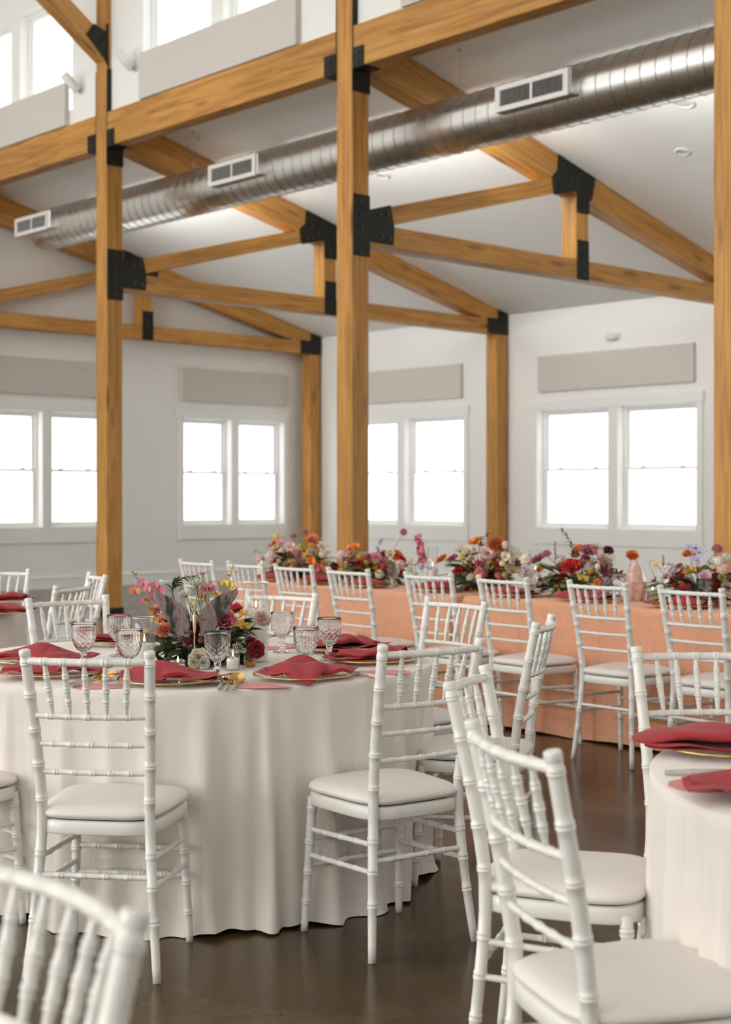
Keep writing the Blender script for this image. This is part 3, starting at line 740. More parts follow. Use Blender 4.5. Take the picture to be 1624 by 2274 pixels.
def under_mesh(seed, L=.30, Wd=.17):
    rn = random.Random(seed+50); p = [rn.uniform(0, 6.28) for _ in range(5)]; b = MB()
    def fn(u, v):
        s, q = 2*u-1, 2*v-1
        k = 1-.45*abs(s)**2.2
        return (L*.58*s+.02*q, Wd*.62*q*k+.015*math.sin(3*s+p[0]), .0035+.004*(1+math.sin(6*s+4*q+p[1]))*abs(q)+.0035*(1+math.sin(11*s+p[2]))*(abs(s)))
    b.grid(24, 12, fn); return b
def napkin(c, yaw, label, seed, z=TZ+.020, tilt=0., group='raspberry napkins', L=.30, W_=.155):
    t = thing('napkin', label, 'napkin', (c[0], c[1], z), yaw, group)
    o = obj('rolled_fold', (tent_mesh if seed in (31, 12, 17, 23, 62, 82, 86) else napkin_mesh)(seed, L, W_), M['napkin'], t, smooth=True); solid(o, .0016)
    o = obj('under_fold', under_mesh(seed, L, W_+.015), M['napkin'], t, (0, 0, .001), (0, 0, random.Random(seed).uniform(-.35, .35)), True); solid(o, .0016)
    return t
def goblet_meshes():
    out = [(.0, .0), (.033, .0), (.036, .0015), (.034, .004), (.020, .0075), (.011, .012), (.0085, .018), (.0125, .024), (.0150, .029), (.0120, .034), (.0085, .039), (.0105, .044), (.013, .049), (.0105, .053)]
    bowl = [(.014, .056), (.022, .062), (.030, .072), (.036, .083), (.0405, .096), (.043, .110), (.0440, .124), (.0445, .140), (.0448, .154)]
    inner = [(.0438, .1555), (.0424, .154), (.0416, .140), (.0408, .124), (.0396, .110), (.0368, .096), (.032, .084), (.026, .074), (.017, .066), (.006, .062), (0, .0615)]
    fine = []
    for (r0, z0), (r1, z1) in zip(bowl, bowl[1:]):
        m = 6 if z0 < .118 else 2
        fine += [(r0+(r1-r0)*k/m, z0+(z1-z0)*k/m) for k in range(m)]
    fine.append(bowl[-1])
    zi = set(z for _, z in inner)
    def fn(r, z, an):
        if (r, z) in inn or z < .056: return r
        if z < .118:
            a, b_ = an*12/(2*PI)+z*62, an*12/(2*PI)-z*62
            d = min(abs(a-round(a)), abs(b_-round(b_)))
            return r-.0019*max(0, 1-d/.17)
        d = abs((an*28/(2*PI)) % 1-.5)*2
        return r-.0010*d*min(1, max(0, (.150-z)/.01))
    inn = set(inner)
    b = MB(); b.lathe(out+fine+inner, 108, fn=fn); return b
def goblet(c, label, z=TZ):
    if 'gob' not in MEM: MEM['gob'] = goblet_meshes().mesh('goblet', M['crystal'], True)
    o = link('goblet', MEM['gob'], None, (c[0], c[1], z+.001), (0, 0, random.uniform(0, 1))); return tag(o, label, 'goblet', 'cut-glass goblets')
def card(c, yaw, label, z=TZ+.0012):
    if 'card' not in MEM:
        b = MB(); n = 18; pts = []
        for k in range(n+1):
            u = k/n; pts.append((-.10+.20*u, .066*math.sin(PI*u**.55)))
        pts += [(x, -y) for x, y in pts[-2:0:-1]]
        m = len(pts); b.add([(x, y, 0) for x, y in pts]+[(x, y, .0012) for x, y in pts], [tuple(range(m-1, -1, -1)), tuple(range(m, 2*m))]+[(i, (i+1) % m, (i+1) % m+m, i+m) for i in range(m)])
        MEM['card'] = b.mesh('menu_card', M['pink'])
    o = link('menu_card', MEM['card'], None, (c[0], c[1], z), (0, 0, yaw)); return tag(o, label, 'card', 'pink leaf-shaped cards')
def cutlery(kind, c, yaw, label, z=TZ+.002):
    """local +x runs from the clear handle to the gold head"""
    t = thing(kind, label, kind, (c[0], c[1], z), yaw, 'gold cutlery with clear handles')
    if kind not in MEM:
        b = MB(); b.tube([(-.10, 0, .004), (-.05, 0, .0045), (.01, 0, .006)], [.0045, .0055, .0035], 8); h_ = b.mesh('handle', M['acryl'], True)
        b = MB()
        if kind == 'fork':
            b.tube([(.01, 0, .006), (.04, 0, .009)], [.003, .0028], 6)
            b.prism([(.035, -.004), (.048, -.012), (.056, -.013), (.056, .013), (.048, .012), (.035, .004)], -.0012, .0012)
            for k in range(4): y = -.0105+.007*k; b.prism([(.055, y-.0022), (.094, y-.0014), (.094, y+.0014), (.055, y+.0022)], -.0012, .0012)
            b.v = [(x, (zz if i >= 12 else y), (y if i >= 12 else zz)+(.010 if i >= 12 else 0)) for i, (x, y, zz) in enumerate(b.v)]
        elif kind == 'spoon':
            b.tube([(.01, 0, .006), (.045, 0, .009)], [.003, .0028], 6)
            b.grid(14, 6, lambda u, v: (.072+.033*math.cos(2*PI*u)*v, .0235*math.sin(2*PI*u)*v, .0045+.006*v*v+.012*math.cos(2*PI*u)*v), wrap=True)
        else:
            b.prism([(.01, -.004), (.10, -.010), (.115, -.004), (.118, .004), (.01, .004)], -.0008, .0008); b.v = [(x, zz, y+.004) for x, y, zz in b.v]
        MEM[kind] = (h_, b.mesh('head', M['gold'], kind == 'spoon'))
    link('handle', MEM[kind][0], t); link('head', MEM[kind][1], t); t.scale = (1.2, 1.2, 1.25); return t
def yaw_to(c, T, off=0.): return math.atan2(T[1]-c[1], T[0]-c[0])+off
# butterfly table: charger, napkin angle relative to the direction of the table centre
SET = [
 ('in front of the nearest chair back', (4.66, -.63), 80, 31, .31, .16),
 ('beside the pink card at the table edge', (4.78, -.205), 70, 12, .27, .17),
 ('tucked behind the angled chair back', (5.25, .021), 20, 5, .31, .16),
 ('beyond the pair of goblets, before the peach cloth', (5.63, -.082), 15, 44, .30, .15),
 ('between the far chair and the low candle', (5.85, -1.0), 60, 9, .24, .13),
 ('under the goblet nearest the picture edge', (5.22, -1.17), -40, 17, .33, .15),
 ('behind the spindles of the nearest chair', (4.86, -1.03), -10, 23, .33, .17),
]
for wh, dr, off, sd, L_, W_ in SET:
    c = wp(*dr)
    charger(c, 'gold-rimmed clear charger plate '+wh, TZ)
    # napkins lie across the line of sight of their guests
    yaw = PHI-PI/2+math.radians({31: 4, 12: 8, 5: 10, 44: 12, 9: -8, 17: -4, 23: 6}[sd])
    cc = (c[0]+(.02 if sd == 12 else 0), c[1]-(.0 if sd == 12 else 0))
    t = napkin(cc, yaw, 'raspberry red folded napkin '+wh, sd, L=L_, W_=W_)
    if sd == 12:                                            # one corner of this napkin hangs off the plate
        b = MB()
        def fn(u, v):
            w = .090*(1-v)**.8+.002
            x = -.030+(u-.5)*2*w+.01*v
            y = -.050-.150*v
            z = .030-.046*v+.012*math.sin(PI*u)*(1-v)+.006*math.sin(3*PI*u)*(1-v)
            return (x, y, max(z, -.016))
        b.grid(14, 12, fn); o = obj('hanging_corner', b, M['napkin'], t, smooth=True); solid(o, .0016)
charger(wp(6.02, -.55), 'gold-rimmed clear charger plate behind the tall glass candle', TZ)
for i, (d, r, lab) in enumerate(((4.80, -.4885, 'standing alone in front of the butterfly'), (4.86, -.789, 'beside the low pillar candle, nearest the first chair'),
    (5.11, -.989, 'nearest the picture edge, over the folded napkins'), (5.475, -.928, 'behind the low candle, in front of the far chair'),
    (5.604, -.3215, 'just past the tall glass candle'), (4.967, -.2028, 'lowest of the trio past the tall candle'), (5.338, -.1326, 'in front of the red napkins beyond the tall candle'))):
    goblet(wp(d, r), 'cut-glass goblet '+lab)
def zpt(px, py, z=TZ):
    d = F*(H-z)/(py-HOR); return wp(d, (px-812)/F*d)
cy_ = PHI-PI/2                                              # yaw of the picture's left-to-right line
for (px, py, a, lab) in ((588, 1525, -14, 'between the gold spoon and the hanging napkin'), (850, 1493, 165, 'in front of the napkin behind the angled chair'),
                         (628, 1439, 10, 'behind the tall glass candle'), (232, 1526, -12, 'behind the nearest chair back'), (12, 1494, 180, 'at the picture edge under the spread napkin')):
    card(zpt(px, py), cy_+math.radians(a), 'pink leaf-shaped menu card '+lab)
for kind, p0, p1, lab in (('fork', (484, 1539), (499, 1509), 'first gold fork head in front of the single goblet'), ('fork', (501, 1540), (511, 1512), 'second gold fork tucked under the spoon'),
                          ('spoon', (518, 1539), (529, 1510), 'gold spoon beside the pink card at the table edge'),
                          ('fork', (150, 1525), (236, 1506), 'gold fork seen through the nearest chair spindles'), ('spoon', (160, 1529), (249, 1509), 'gold spoon seen through the nearest chair spindles'),
                          ('fork', (612, 1427), (668, 1445), 'gold fork past the tall candle by the goblet foot'), ('knife', (790, 1500), (835, 1512), 'clear-handled knife beside the angled chair')):
    a, c = zpt(*p0), zpt(*p1); cx = ((a[0]+c[0])/2, (a[1]+c[1])/2)
    cutlery(kind, cx, math.atan2(c[1]-a[1], c[0]-a[0]), lab)
# cropped table
for (px, py, L_, sd, lab) in ((1622, 1672, .36, 61, 'upper one on the cropped table'), (1775, 1768, .42, 62, 'lower one on the cropped table')):
    c = zpt(px, py); charger(c, 'gold-rimmed charger plate, '+lab); napkin(c, cy_+math.radians(-6), 'raspberry red napkin, '+lab, sd, L=L_, W_=.17)
card(zpt(1590, 1746), cy_+math.radians(2), 'pink leaf-shaped menu card on the cropped table')
cutlery('fork', zpt(1600, 1722), cy_+.05, 'clear-handled fork on the cropped table')
# distant table
for px, py, sd, lab in ((8, 1340, 71, 'upper one on the distant table'), (-6, 1366, 72, 'lower one on the distant table')):
    c = zpt(px, py); charger(c, 'gold-rimmed charger plate, '+lab); napkin(c, cy_+.1, 'raspberry red napkin, '+lab, sd)
# peach table: a setting before each chair
for k, y in enumerate((8.0, 7.55, 7.03, 6.43, 5.78, 5.20, 4.57, 3.99)):
    nm = ('first', 'second', 'third', 'fourth', 'fifth', 'sixth', 'seventh', 'eighth')[k]
    charger((HX0+.185, y), 'gold-rimmed charger plate at the %s place of the peach table, from the far end' % nm)
    napkin((HX0+.165, y+.01), PI/2+random.uniform(-.25, .25), 'raspberry red napkin at the %s place of the peach table, from the far end' % nm, 80+k, L=.31, W_=.17)

# ------------------------------------------------------------------ candles
def candle(c, R, hg, hc, label, rc=None, flame=True, z=TZ, name='pillar_candle'):
    t = thing(name, label, 'candle', (c[0], c[1], z+.001), 0, 'white candles in clear glass')
    rc = rc or R*.84
    b = MB(); b.lathe([(0, 0), (R-.001, 0), (R, .002), (R, hg-.001), (R-.001, hg), (R-.0025, hg-.001), (R-.003, .006), (0, .006)], 40); obj('glass_cylinder', b, M['clear'], t, smooth=True)
    b = MB(); b.lathe([(R-.0034, hg-.0012), (R-.0034, hg+.0012), (R+.0006, hg+.0012), (R+.0006, hg-.0012)], 40, close=True); obj('glass_lip', b, M['crystal'], t, smooth=True)
    b = MB(); b.lathe([(0, .0065), (rc-.002, .0065), (rc, .009), (rc, hc-.004), (rc-.004, hc), (rc*.6, hc-.003), (0, hc-.005)], 36); w = obj('wax', b, M['wax'], t, smooth=True)
    b = MB(); b.tube([(0, 0, hc-.006), (.0008, 0, hc+.008)], .0012, 6); obj('wick', b, M['wick'], w)
    if flame:
        s = min(.8, rc/.03)
        b = MB(); b.lathe([(0, 0), (.0038*s, .004*s), (.0050*s, .010*s), (.0036*s, .019*s), (.0014*s, .029*s), (0, .034*s)], 12); obj('flame', b, M['flame'], w, (.0008, 0, hc+.005), smooth=True)
    return t
candle(wp(5.28, -.398), .048, .288, .192, 'tall glass cylinder with white pillar candle beside the red carnation')
candle(wp(5.05, -.768), .040, .180, .090, 'low glass cylinder with lit white candle beside the goblets')
candle(wp(5.72, -.773), .042, .270, .11, 'tall glass cylinder rising behind the orchids')
candle(wp(4.96, -.64), .027, .040, .028, 'tiny glass votive behind the nearest napkin', name='votive_candle')
candle(wp(5.02, -.458), .0255, .064, .042, 'small ribbed glass votive beside the single goblet', name='votive_candle')
for (px, pyt, X, lab) in ((961, 1214, 6.92, 'between the pink spike and the third arrangement'), (1189, 1221, 6.98, 'between the third and fourth arrangements'),
                          (580, 1231, 6.95, 'at the far end of the flowers'), (1450, 1292, 6.98, 'beside the rose quartz')):
    p = at_x(px, pyt, X); hg = p.z-TZ
    candle((p.x, p.y), .040, hg, hg*.5, 'glass candle cylinder on the peach table '+lab)
for (px, py, X, lab) in ((874, 1284, 6.72, 'by the second arrangement'), (1183, 1300, 6.72, 'between the sixth chair and the fourth arrangement'), (1374, 1285, 6.80, 'beside the quartz point'), (1565, 1320, 6.7, 'behind the eighth chair'), (775, 1262, 6.8, 'between the first two arrangements')):
    p = at_x(px, py, X); goblet((p.x, p.y), 'cut-glass goblet on the peach table '+lab)
b = MB(); b.lathe([(0, 0), (.012, .0005), (.018, .005), (.019, .010), (.015, .016), (.008, .019), (0, .02)], 14, fn=lambda r, z, a: r*(1+.15*math.cos(2*a)+.06*math.sin(3*a+z*200)))
c = wp(5.12, -.405); tag(obj('tumbled_stone', b, M['amber'], None, (c[0], c[1], TZ+.001), smooth=True), 'amber orange tumbled stone at the foot of the tall candle', 'stone')
# rose quartz point
p = at_x(1411, 1239, 6.86); q = at_x(1411, 1340, 6.86); hq = p.z-TZ
b = MB(); n = 6
def qring(r, z, tw, ex=1.): return [(r*ex*math.cos(2*PI*k/n+tw), r*math.sin(2*PI*k/n+tw), z) for k in range(n)]
V = qring(.052, 0, .2)+qring(.068, hq*.25, .25)+qring(.070, hq*.45, .3)+qring(.040, hq*.75, .35)+[(.006, -.004, hq)]
b.add(V, [tuple(range(n-1, -1, -1))]+[(i*n+k, i*n+(k+1) % n, (i+1)*n+(k+1) % n, (i+1)*n+k) for i in range(3) for k in range(n)]+[(3*n+k, 3*n+(k+1) % n, 4*n) for k in range(n)])
tag(bevel(obj('quartz_point', b, M['quartz'], None, (p.x, p.y, TZ+.001)), .004, 2), 'polished rose quartz point among the flowers of the peach table', 'crystal')
# fluorite butterfly on a rod
def r2(x, y): return 280+x/3.867, 1230+y/3.867
DB = 5.06
o3 = at(*r2(590, 830), DB); bf = thing('crystal_butterfly', 'banded grey-pink stone butterfly wings on a slim rod amid the flowers', 'ornament', (o3.x, o3.y, TZ), cy_)
mpp = DB/F
def wing(name, pts, lean):
    poly = []
    for x, y in pts:
        X, Y = r2(x, y); poly.append(((X-r2(590, 0)[0])*mpp, H+(HOR-Y)*mpp-TZ))
    b = MB(); b.prism(poly, -.004, .004); o = obj(name, b, M['fluor'], bf, (0, lean*.0, 0), (0, 0, lean)); bevel(o, .0025, 2)
    o.location = (0, .0, 0); return o
wing('wing', [(228, 295), (300, 345), (380, 375), (470, 430), (530, 480), (552, 540), (545, 590), (552, 620), (537, 650), (556, 690), (550, 720), (510, 716), (480, 703), (450, 725), (425, 725), (420, 690), (385, 650), (350, 580), (300, 500), (265, 440), (235, 370)], -.12)
wing('wing', [(955, 285), (960, 340), (930, 400), (890, 440), (905, 470), (870, 520), (810, 560), (790, 640), (740, 650), (690, 690), (650, 710), (618, 700), (640, 660), (630, 620), (625, 540), (640, 480), (700, 420), (770, 370), (850, 330), (920, 310)][::-1], .12)
zz = lambda y: H+(HOR-r2(0, y)[1])*mpp-TZ
b = MB(); b.tube([(0, -.006, zz(y)) for y in (505, 525, 545, 570, 600, 640, 680, 700)], [.002, .006, .005, .007, .0065, .005, .0035, .0025], 10); bd = obj('body', b, M['bone'], bf, smooth=True)
b = MB(); b.tube([(0, -.006, zz(695)), (0, -.006, zz(830)), (0, -.006, .004)], .0024, 8); b.lathe([(0, .001), (.03, .001), (.03, .005), (0, .006)], 20); obj('rod', b, M['bone'], bf)
for s in (-1, 1):
    b = MB(); b.tube([(0, -.006, zz(515)), (s*.006, -.006, zz(480)), (s*.012, -.006, zz(452))], .0009, 5); obj('antenna', b, M['bone'], bd)
for k in range(5): pass

# ------------------------------------------------------------------ flowers
def petal(b, L, W, base_r, open_, cup, rot, ruff=0., curl=0., nu=4, nv=4, tip=.9, z0=0., ph=0., m=0, waist=.35):
    """one petal of length L, width W; open_ = angle from the flower axis at its root, curl bends it further outwards"""
    V = []
    for i in range(nu+1):
        u = i/nu
        # path in the (radial, axial) plane
        a = open_+curl*u
        rr = base_r+L*(math.sin(open_)*u+.5*curl*u*u*math.cos(open_)); zz_ = z0+L*(math.cos(open_)*u-.5*curl*u*u*math.sin(open_))
        w = W*.5*(waist+(1-waist)*math.sin(PI*min(1, u*tip+.08))**.7) if u > 0 else W*.5*waist*.6
        for j in range(nv+1):
            s = 2*j/nv-1
            side_ = s*w
            lift = -cup*w*s*s
            rf = ruff*L*u*u*math.sin(s*7+ph+rot*3)
            nr, nz = math.cos(a), -math.sin(a)             # petal normal, pointing outwards
            r = rr+nr*(lift*1.0+rf); z = zz_+nz*(lift+rf)
            x, y = r, side_
            V.append((x*math.cos(rot)-y*math.sin(rot), x*math.sin(rot)+y*math.cos(rot), z))
    w_ = nv+1
    b.add(V, [(i*w_+j, (i+1)*w_+j, (i+1)*w_+j+1, i*w_+j+1) for i in range(nu) for j in range(nv)], m)
def dome(b, r, h, m=1, z=0.): b.lathe([(r, z), (r*.8, z+h*.6), (r*.4, z+h*.92), (0, z+h)], 10, m)
def bloom_mesh(kind, seed):
    """unit bloom, radius about 1, axis +z, head near z=0"""
    rn = random.Random(seed); b = MB(); J = lambda a: rn.uniform(-a, a)
    if kind == 'rose':                                      # ranunculus, rose: nested cups
        for k, (n, L, W, op, r0, cup) in enumerate(((3, .62, .45, -.25, .10, -.9), (5, .78, .62, .05, .14, -.8), (6, .95, .75, .30, .18, -.7), (7, 1.05, .85, .62, .20, -.55), (7, 1.1, .9, 1.0, .2, -.35))):
            for i in range(n): petal(b, L*(1+J(.06)), W, r0, op+J(.06), cup, 2*PI*i/n+k*.6+J(.1), .03, .25, 3, 4, .8, -.35)
        b.lathe([(0, -.35), (.2, -.34), (.28, -.1), (.2, .12), (0, .16)], 8)
    elif kind == 'carnation':
        for k, (n, L, op) in enumerate(((5, .72, -.12), (7, .80, .15), (9, .92, .45), (10, 1.0, .8), (11, 1.02, 1.15), (11, 1.0, 1.45))):
            for i in range(n): petal(b, L*(1+J(.1)), .62, .05, op+J(.12), .15, 2*PI*i/n+k*.37+J(.15), .13, .1, 3, 6, .62, -.3, rn.uniform(0, 6))
        b.lathe([(0, -.75), (.16, -.7), (.2, -.35), (.12, -.2), (0, -.2)], 8, 1)
    elif kind == 'daisy':
        for k, (n, L, op) in enumerate(((26, .98, 1.38), (24, .85, 1.12), (20, .62, .8))):
            for i in range(n): petal(b, L*(1+J(.07)), .2, .12, op+J(.08), -.2, 2*PI*i/n+k*.1, 0, .12, 3, 2, .75, -.05)
        dome(b, .26, .24, 1, .02)
    elif kind == 'poppy':
        for k, (n, L, op) in enumerate(((3, 1.0, .55), (4, 1.08, .95))):
            for i in range(n): petal(b, L, 1.25, .06, op+J(.1), -.35, 2*PI*i/n+k*.5+J(.1), .06, .18, 4, 6, .68, -.25, rn.uniform(0, 6), waist=.25)
        dome(b, .2, .3, 1, -.2)
    elif kind == 'orchid':
        for i in range(3): petal(b, 1.25, .60, .05, 1.25+J(.12), -.15, PI/2+2*PI*i/3+J(.1), .02, .1, 4, 3, .95, 0)
        for i in (0, 1): petal(b, 1.3, 1.2, .05, 1.2+J(.1), -.1, PI*i+.25*(1-2*i)+J(.08), .04, .12, 4, 4, .92, .02)
        petal(b, .6, .42, .02, .45, -.6, -PI/2, .05, .9, 4, 4, .8, 0, m=1)
        dome(b, .1, .22, 1)
    elif kind == 'lily':
        for i in range(6): petal(b, 1.1, .5, .06, .75+J(.08), -.3, 2*PI*i/6+J(.08), .02, .55, 5, 3, .98, -.25)
        dome(b, .08, .35, 1, -.2)
    elif kind == 'cluster':                                 # hydrangea-like head of small florets
        for k in range(26):
            th = math.acos(1-1.35*(k+.5)/26); p = k*2.399
            d = Vector((math.sin(th)*math.cos(p), math.sin(th)*math.sin(p), math.cos(th))); q = MB()
            for i in range(5): petal(q, .30, .25, .02, 1.15, -.2, 2*PI*i/5+k, 0, .1, 2, 2, .8, 0)
            mt = d.to_track_quat('Z', 'Y').to_matrix().to_4x4(); mt.translation = d*.72; q.xf(mt); b.add(q.v, q.f)
        b.lathe([(0, -.3), (.4, -.2), (.62, .1), (.55, .4), (.3, .62), (0, .7)], 10, 1)
    elif kind == 'scabiosa':
        for k in range(30):
            th = math.acos(1-1.1*(k+.5)/30); p = k*2.399; d = Vector((math.sin(th)*math.cos(p), math.sin(th)*math.sin(p), math.cos(th))); q = MB()
            for i in range(4): petal(q, .34, .24, .02, .9, -.3, 2*PI*i/4+k, .05, .2, 2, 2, .8, 0)
            mt = d.to_track_quat('Z', 'Y').to_matrix().to_4x4(); mt.translation = d*.62; q.xf(mt); b.add(q.v, q.f)
        b.lathe([(0, -.4), (.25, -.3), (.55, .0), (.5, .3), (.3, .5), (0, .58)], 10)
    elif kind == 'umbel':                                   # lacy flat head
        for k in range(34):
            r = .95*math.sqrt((k+.5)/34); p = k*2.399; x, y, z = r*math.cos(p), r*math.sin(p), .18-.25*r*r
            b.tube([(0, 0, -.7), (x*.5, y*.5, -.2), (x, y, z-.03)], .012, 3, 1)
            q = MB()
            for i in range(5): petal(q, .13, .12, .0, 1.2, 0, 2*PI*i/5+k, 0, 0, 1, 1, .8, 0)
            b.add([(a+x, c+y, e+z) for a, c, e in q.v], q.f)
    return b
def bloom(kind, colr):
    key = (kind, colr, random.randint(0, 1))
    if key not in MEM: MEM[key] = bloom_mesh(kind, hash(kind) % 97 if False else len(kind)*7+key[2]).mesh(kind+'_bloom', [PM[colr], PM['centre'] if kind in ('daisy', 'poppy', 'orchid', 'lily') else M['lgreen']], True)
    return MEM[key]
def leaf_mesh(L, W, bend, m):
    b = MB()
    def fn(u, v):
        s = 2*v-1; w = W*.5*math.sin(PI*min(1, u*.94+.06))**.8*(1-.25*u)
        return (s*w, L*u, -bend*L*u*u-.25*abs(s)*w*-1)
    b.grid(6, 4, fn); return b.mesh('leaf', m, True)
LEAF = [leaf_mesh(1, .42, .25, M['dgreen']), leaf_mesh(1, .34, .45, M['green']), leaf_mesh(1, .26, .15, M['lgreen']), leaf_mesh(1, .4, .2, M['bronze'])]
def put_leaf(par, base, p, d, L, k):
    o = link('leaf', LEAF[k], par, Vector(p)-Vector(base)); d = Vector(d).normalized()
    x = d.cross(Vector((0, 0, 1))); x = Vector((1, 0, 0)) if x.length < .05 else x.normalized()
    z = x.cross(d); m = Matrix((x, d, z)).transposed()
    o.rotation_euler = (m @ Matrix.Rotation(random.uniform(-.7, .7), 3, 'Y')).to_euler(); o.scale = (L, L, L); return o
def put_bloom(par, base, kind, colr, p, r, nrm, stem_from=None, bend=None):
    o = link(kind+'_bloom' if kind not in ('rose', 'carnation', 'daisy', 'poppy', 'orchid', 'lily') else {'rose': 'ranunculus_bloom'}.get(kind, kind+'_bloom'), bloom(kind, colr), par, Vector(p)-Vector(base))
    nrm = Vector(nrm).normalized(); o.rotation_euler = (nrm.to_track_quat('Z', 'Y').to_matrix() @ Matrix.Rotation(random.uniform(0, 6.28), 3, 'Z')).to_euler(); o.scale = (r, r, r)
    if kind == 'orchid': o.rotation_euler = nrm.to_track_quat('Z', 'Y').to_euler()
    if stem_from is not None:
        a, c = Vector(stem_from)-Vector(base), Vector(p)-Vector(base)-nrm*r*.3
        mid = (a+c)/2+Vector((c.x-a.x, c.y-a.y, 0))*.15+Vector((0, 0, .1*(c-a).length))
        sp_ = spline([a, mid, c]); b = MB(); b.tube([sp_(k/6) for k in range(7)], .0019, 5); obj('stem', b, M['lgreen'] if random.random() < .5 else M['green'], par)
    return o
def spike(par, base, pts, kind, colr, r0, r1, n, leafy=False, name='flower_spike'):
    """a stem carrying florets (or bracts) along its length, as one part with floret sub-parts"""
    f = spline([Vector(p)-Vector(base) for p in pts]); b = MB(); b.tube([f(k/8) for k in range(9)], [.0022-.0012*k/8 for k in range(9)], 5); st = obj(name, b, M['green'], par)
    for k in range(n):
        u = .25+.75*(k+.5)/n; p = f(u); t = (f(min(1, u+.03))-f(u-.03)).normalized(); an = k*2.399
        a = t.cross(Vector((1, 0, .2))).normalized(); c = t.cross(a); d = (a*math.cos(an)+c*math.sin(an)); r = r0+(r1-r0)*(k/n)
        if leafy:
            dd = (d*.75+t).normalized(); put_leaf(st, (0, 0, 0), p, dd, r*2.2, 1 if colr == 'green' else 3)
        else:
            o = link('floret', bloom(kind, colr), st, p+d*r*.5); o.rotation_euler = (d+t*.3).to_track_quat('Z', 'Y').to_euler(); o.scale = (r, r, r)
    return st
UP = Vector((0, 0, 1))
def arrangement(label, centre, blooms, nleaf, rad, hgt, reg, depth, size=1., zbase=TZ, fill=34):
    """blooms: (x, y, kind, colour, diameter) in crop pixels; reg maps crop to picture; depth(px,py)->room point"""
    base = Vector((centre[0], centre[1], zbase))
    t = thing('flower_arrangement', label, 'flowers', base, 0, 'low flower arrangements')
    b = MB(); b.lathe([(0, .001), (.06, .001), (.085, .02), (.092, .05), (.086, .055), (.078, .022), (.05, .008), (0, .008)], 24); obj('bowl', b, M['dgreen'] if False else M['bronze'], t, smooth=True)
    b = MB()                                                # floral foam mound inside the bowl
    b.lathe([(.0, .02), (.075, .022), (.10, .055), (.085, .09), (.04, .12), (0, .125)], 12, fn=lambda r, z, a: r*(1+.1*math.sin(5*a+z*90))); obj('moss_mound', b, M['dgreen'], t, smooth=True)
    root = base+Vector((0, 0, .06))
    for (x, y, kind, colr, dia, *ex) in blooms:
        px, py = reg(x, y); dj = ex[0] if ex else random.uniform(-.09, .05)
        p, mp_ = depth(px, py, dj); r = dia*.64*mp_*size
        out = p-(base+Vector((0, 0, .02))); toguest = Vector((-CS, -SN, .25))
        n = out.normalized()*.9+UP*.25+toguest*.55
        put_bloom(t, base, kind, colr, p, r, n, root+Vector((random.uniform(-.04, .04), random.uniform(-.04, .04), 0)))
    for k in range(fill):                                   # small filler heads deeper in the mound
        a = random.uniform(0, 2*PI); el = random.uniform(.05, 1.2); q = random.uniform(.62, .92)
        d = Vector((math.cos(a)*math.cos(el)*rad[0], math.sin(a)*math.cos(el)*rad[1], math.sin(el)*hgt))*q
        kd = random.choice(('cluster', 'cluster', 'umbel', 'carnation', 'rose', 'orchid'))
        cl = random.choice(('pgreen', 'cream', 'crimson', 'tan', 'crimson', 'mauve', 'peach', 'ygreen', 'burg', 'burg', 'rose', 'red', 'amber') if kd != 'umbel' else ('pgreen', 'white', 'tan'))
        put_bloom(t, base, kd, cl, root+d, random.uniform(.018, .030), d.normalized()+UP*.3, root)
    for k in range(nleaf):
        a = random.uniform(0, 2*PI); el = random.uniform(-.12, .9); q = random.uniform(.25, .8)
        d = Vector((math.cos(a)*math.cos(el)*rad[0], math.sin(a)*math.cos(el)*rad[1], math.sin(el)*hgt))
        p = root+d*q-Vector((0, 0, .02)); put_leaf(t, base, p, Vector((d.x, d.y, d.z*.6+random.uniform(-.03, .05))), random.uniform(.07, .13), random.choice((0, 0, 1, 1, 1, 2)))
    return t, base, root
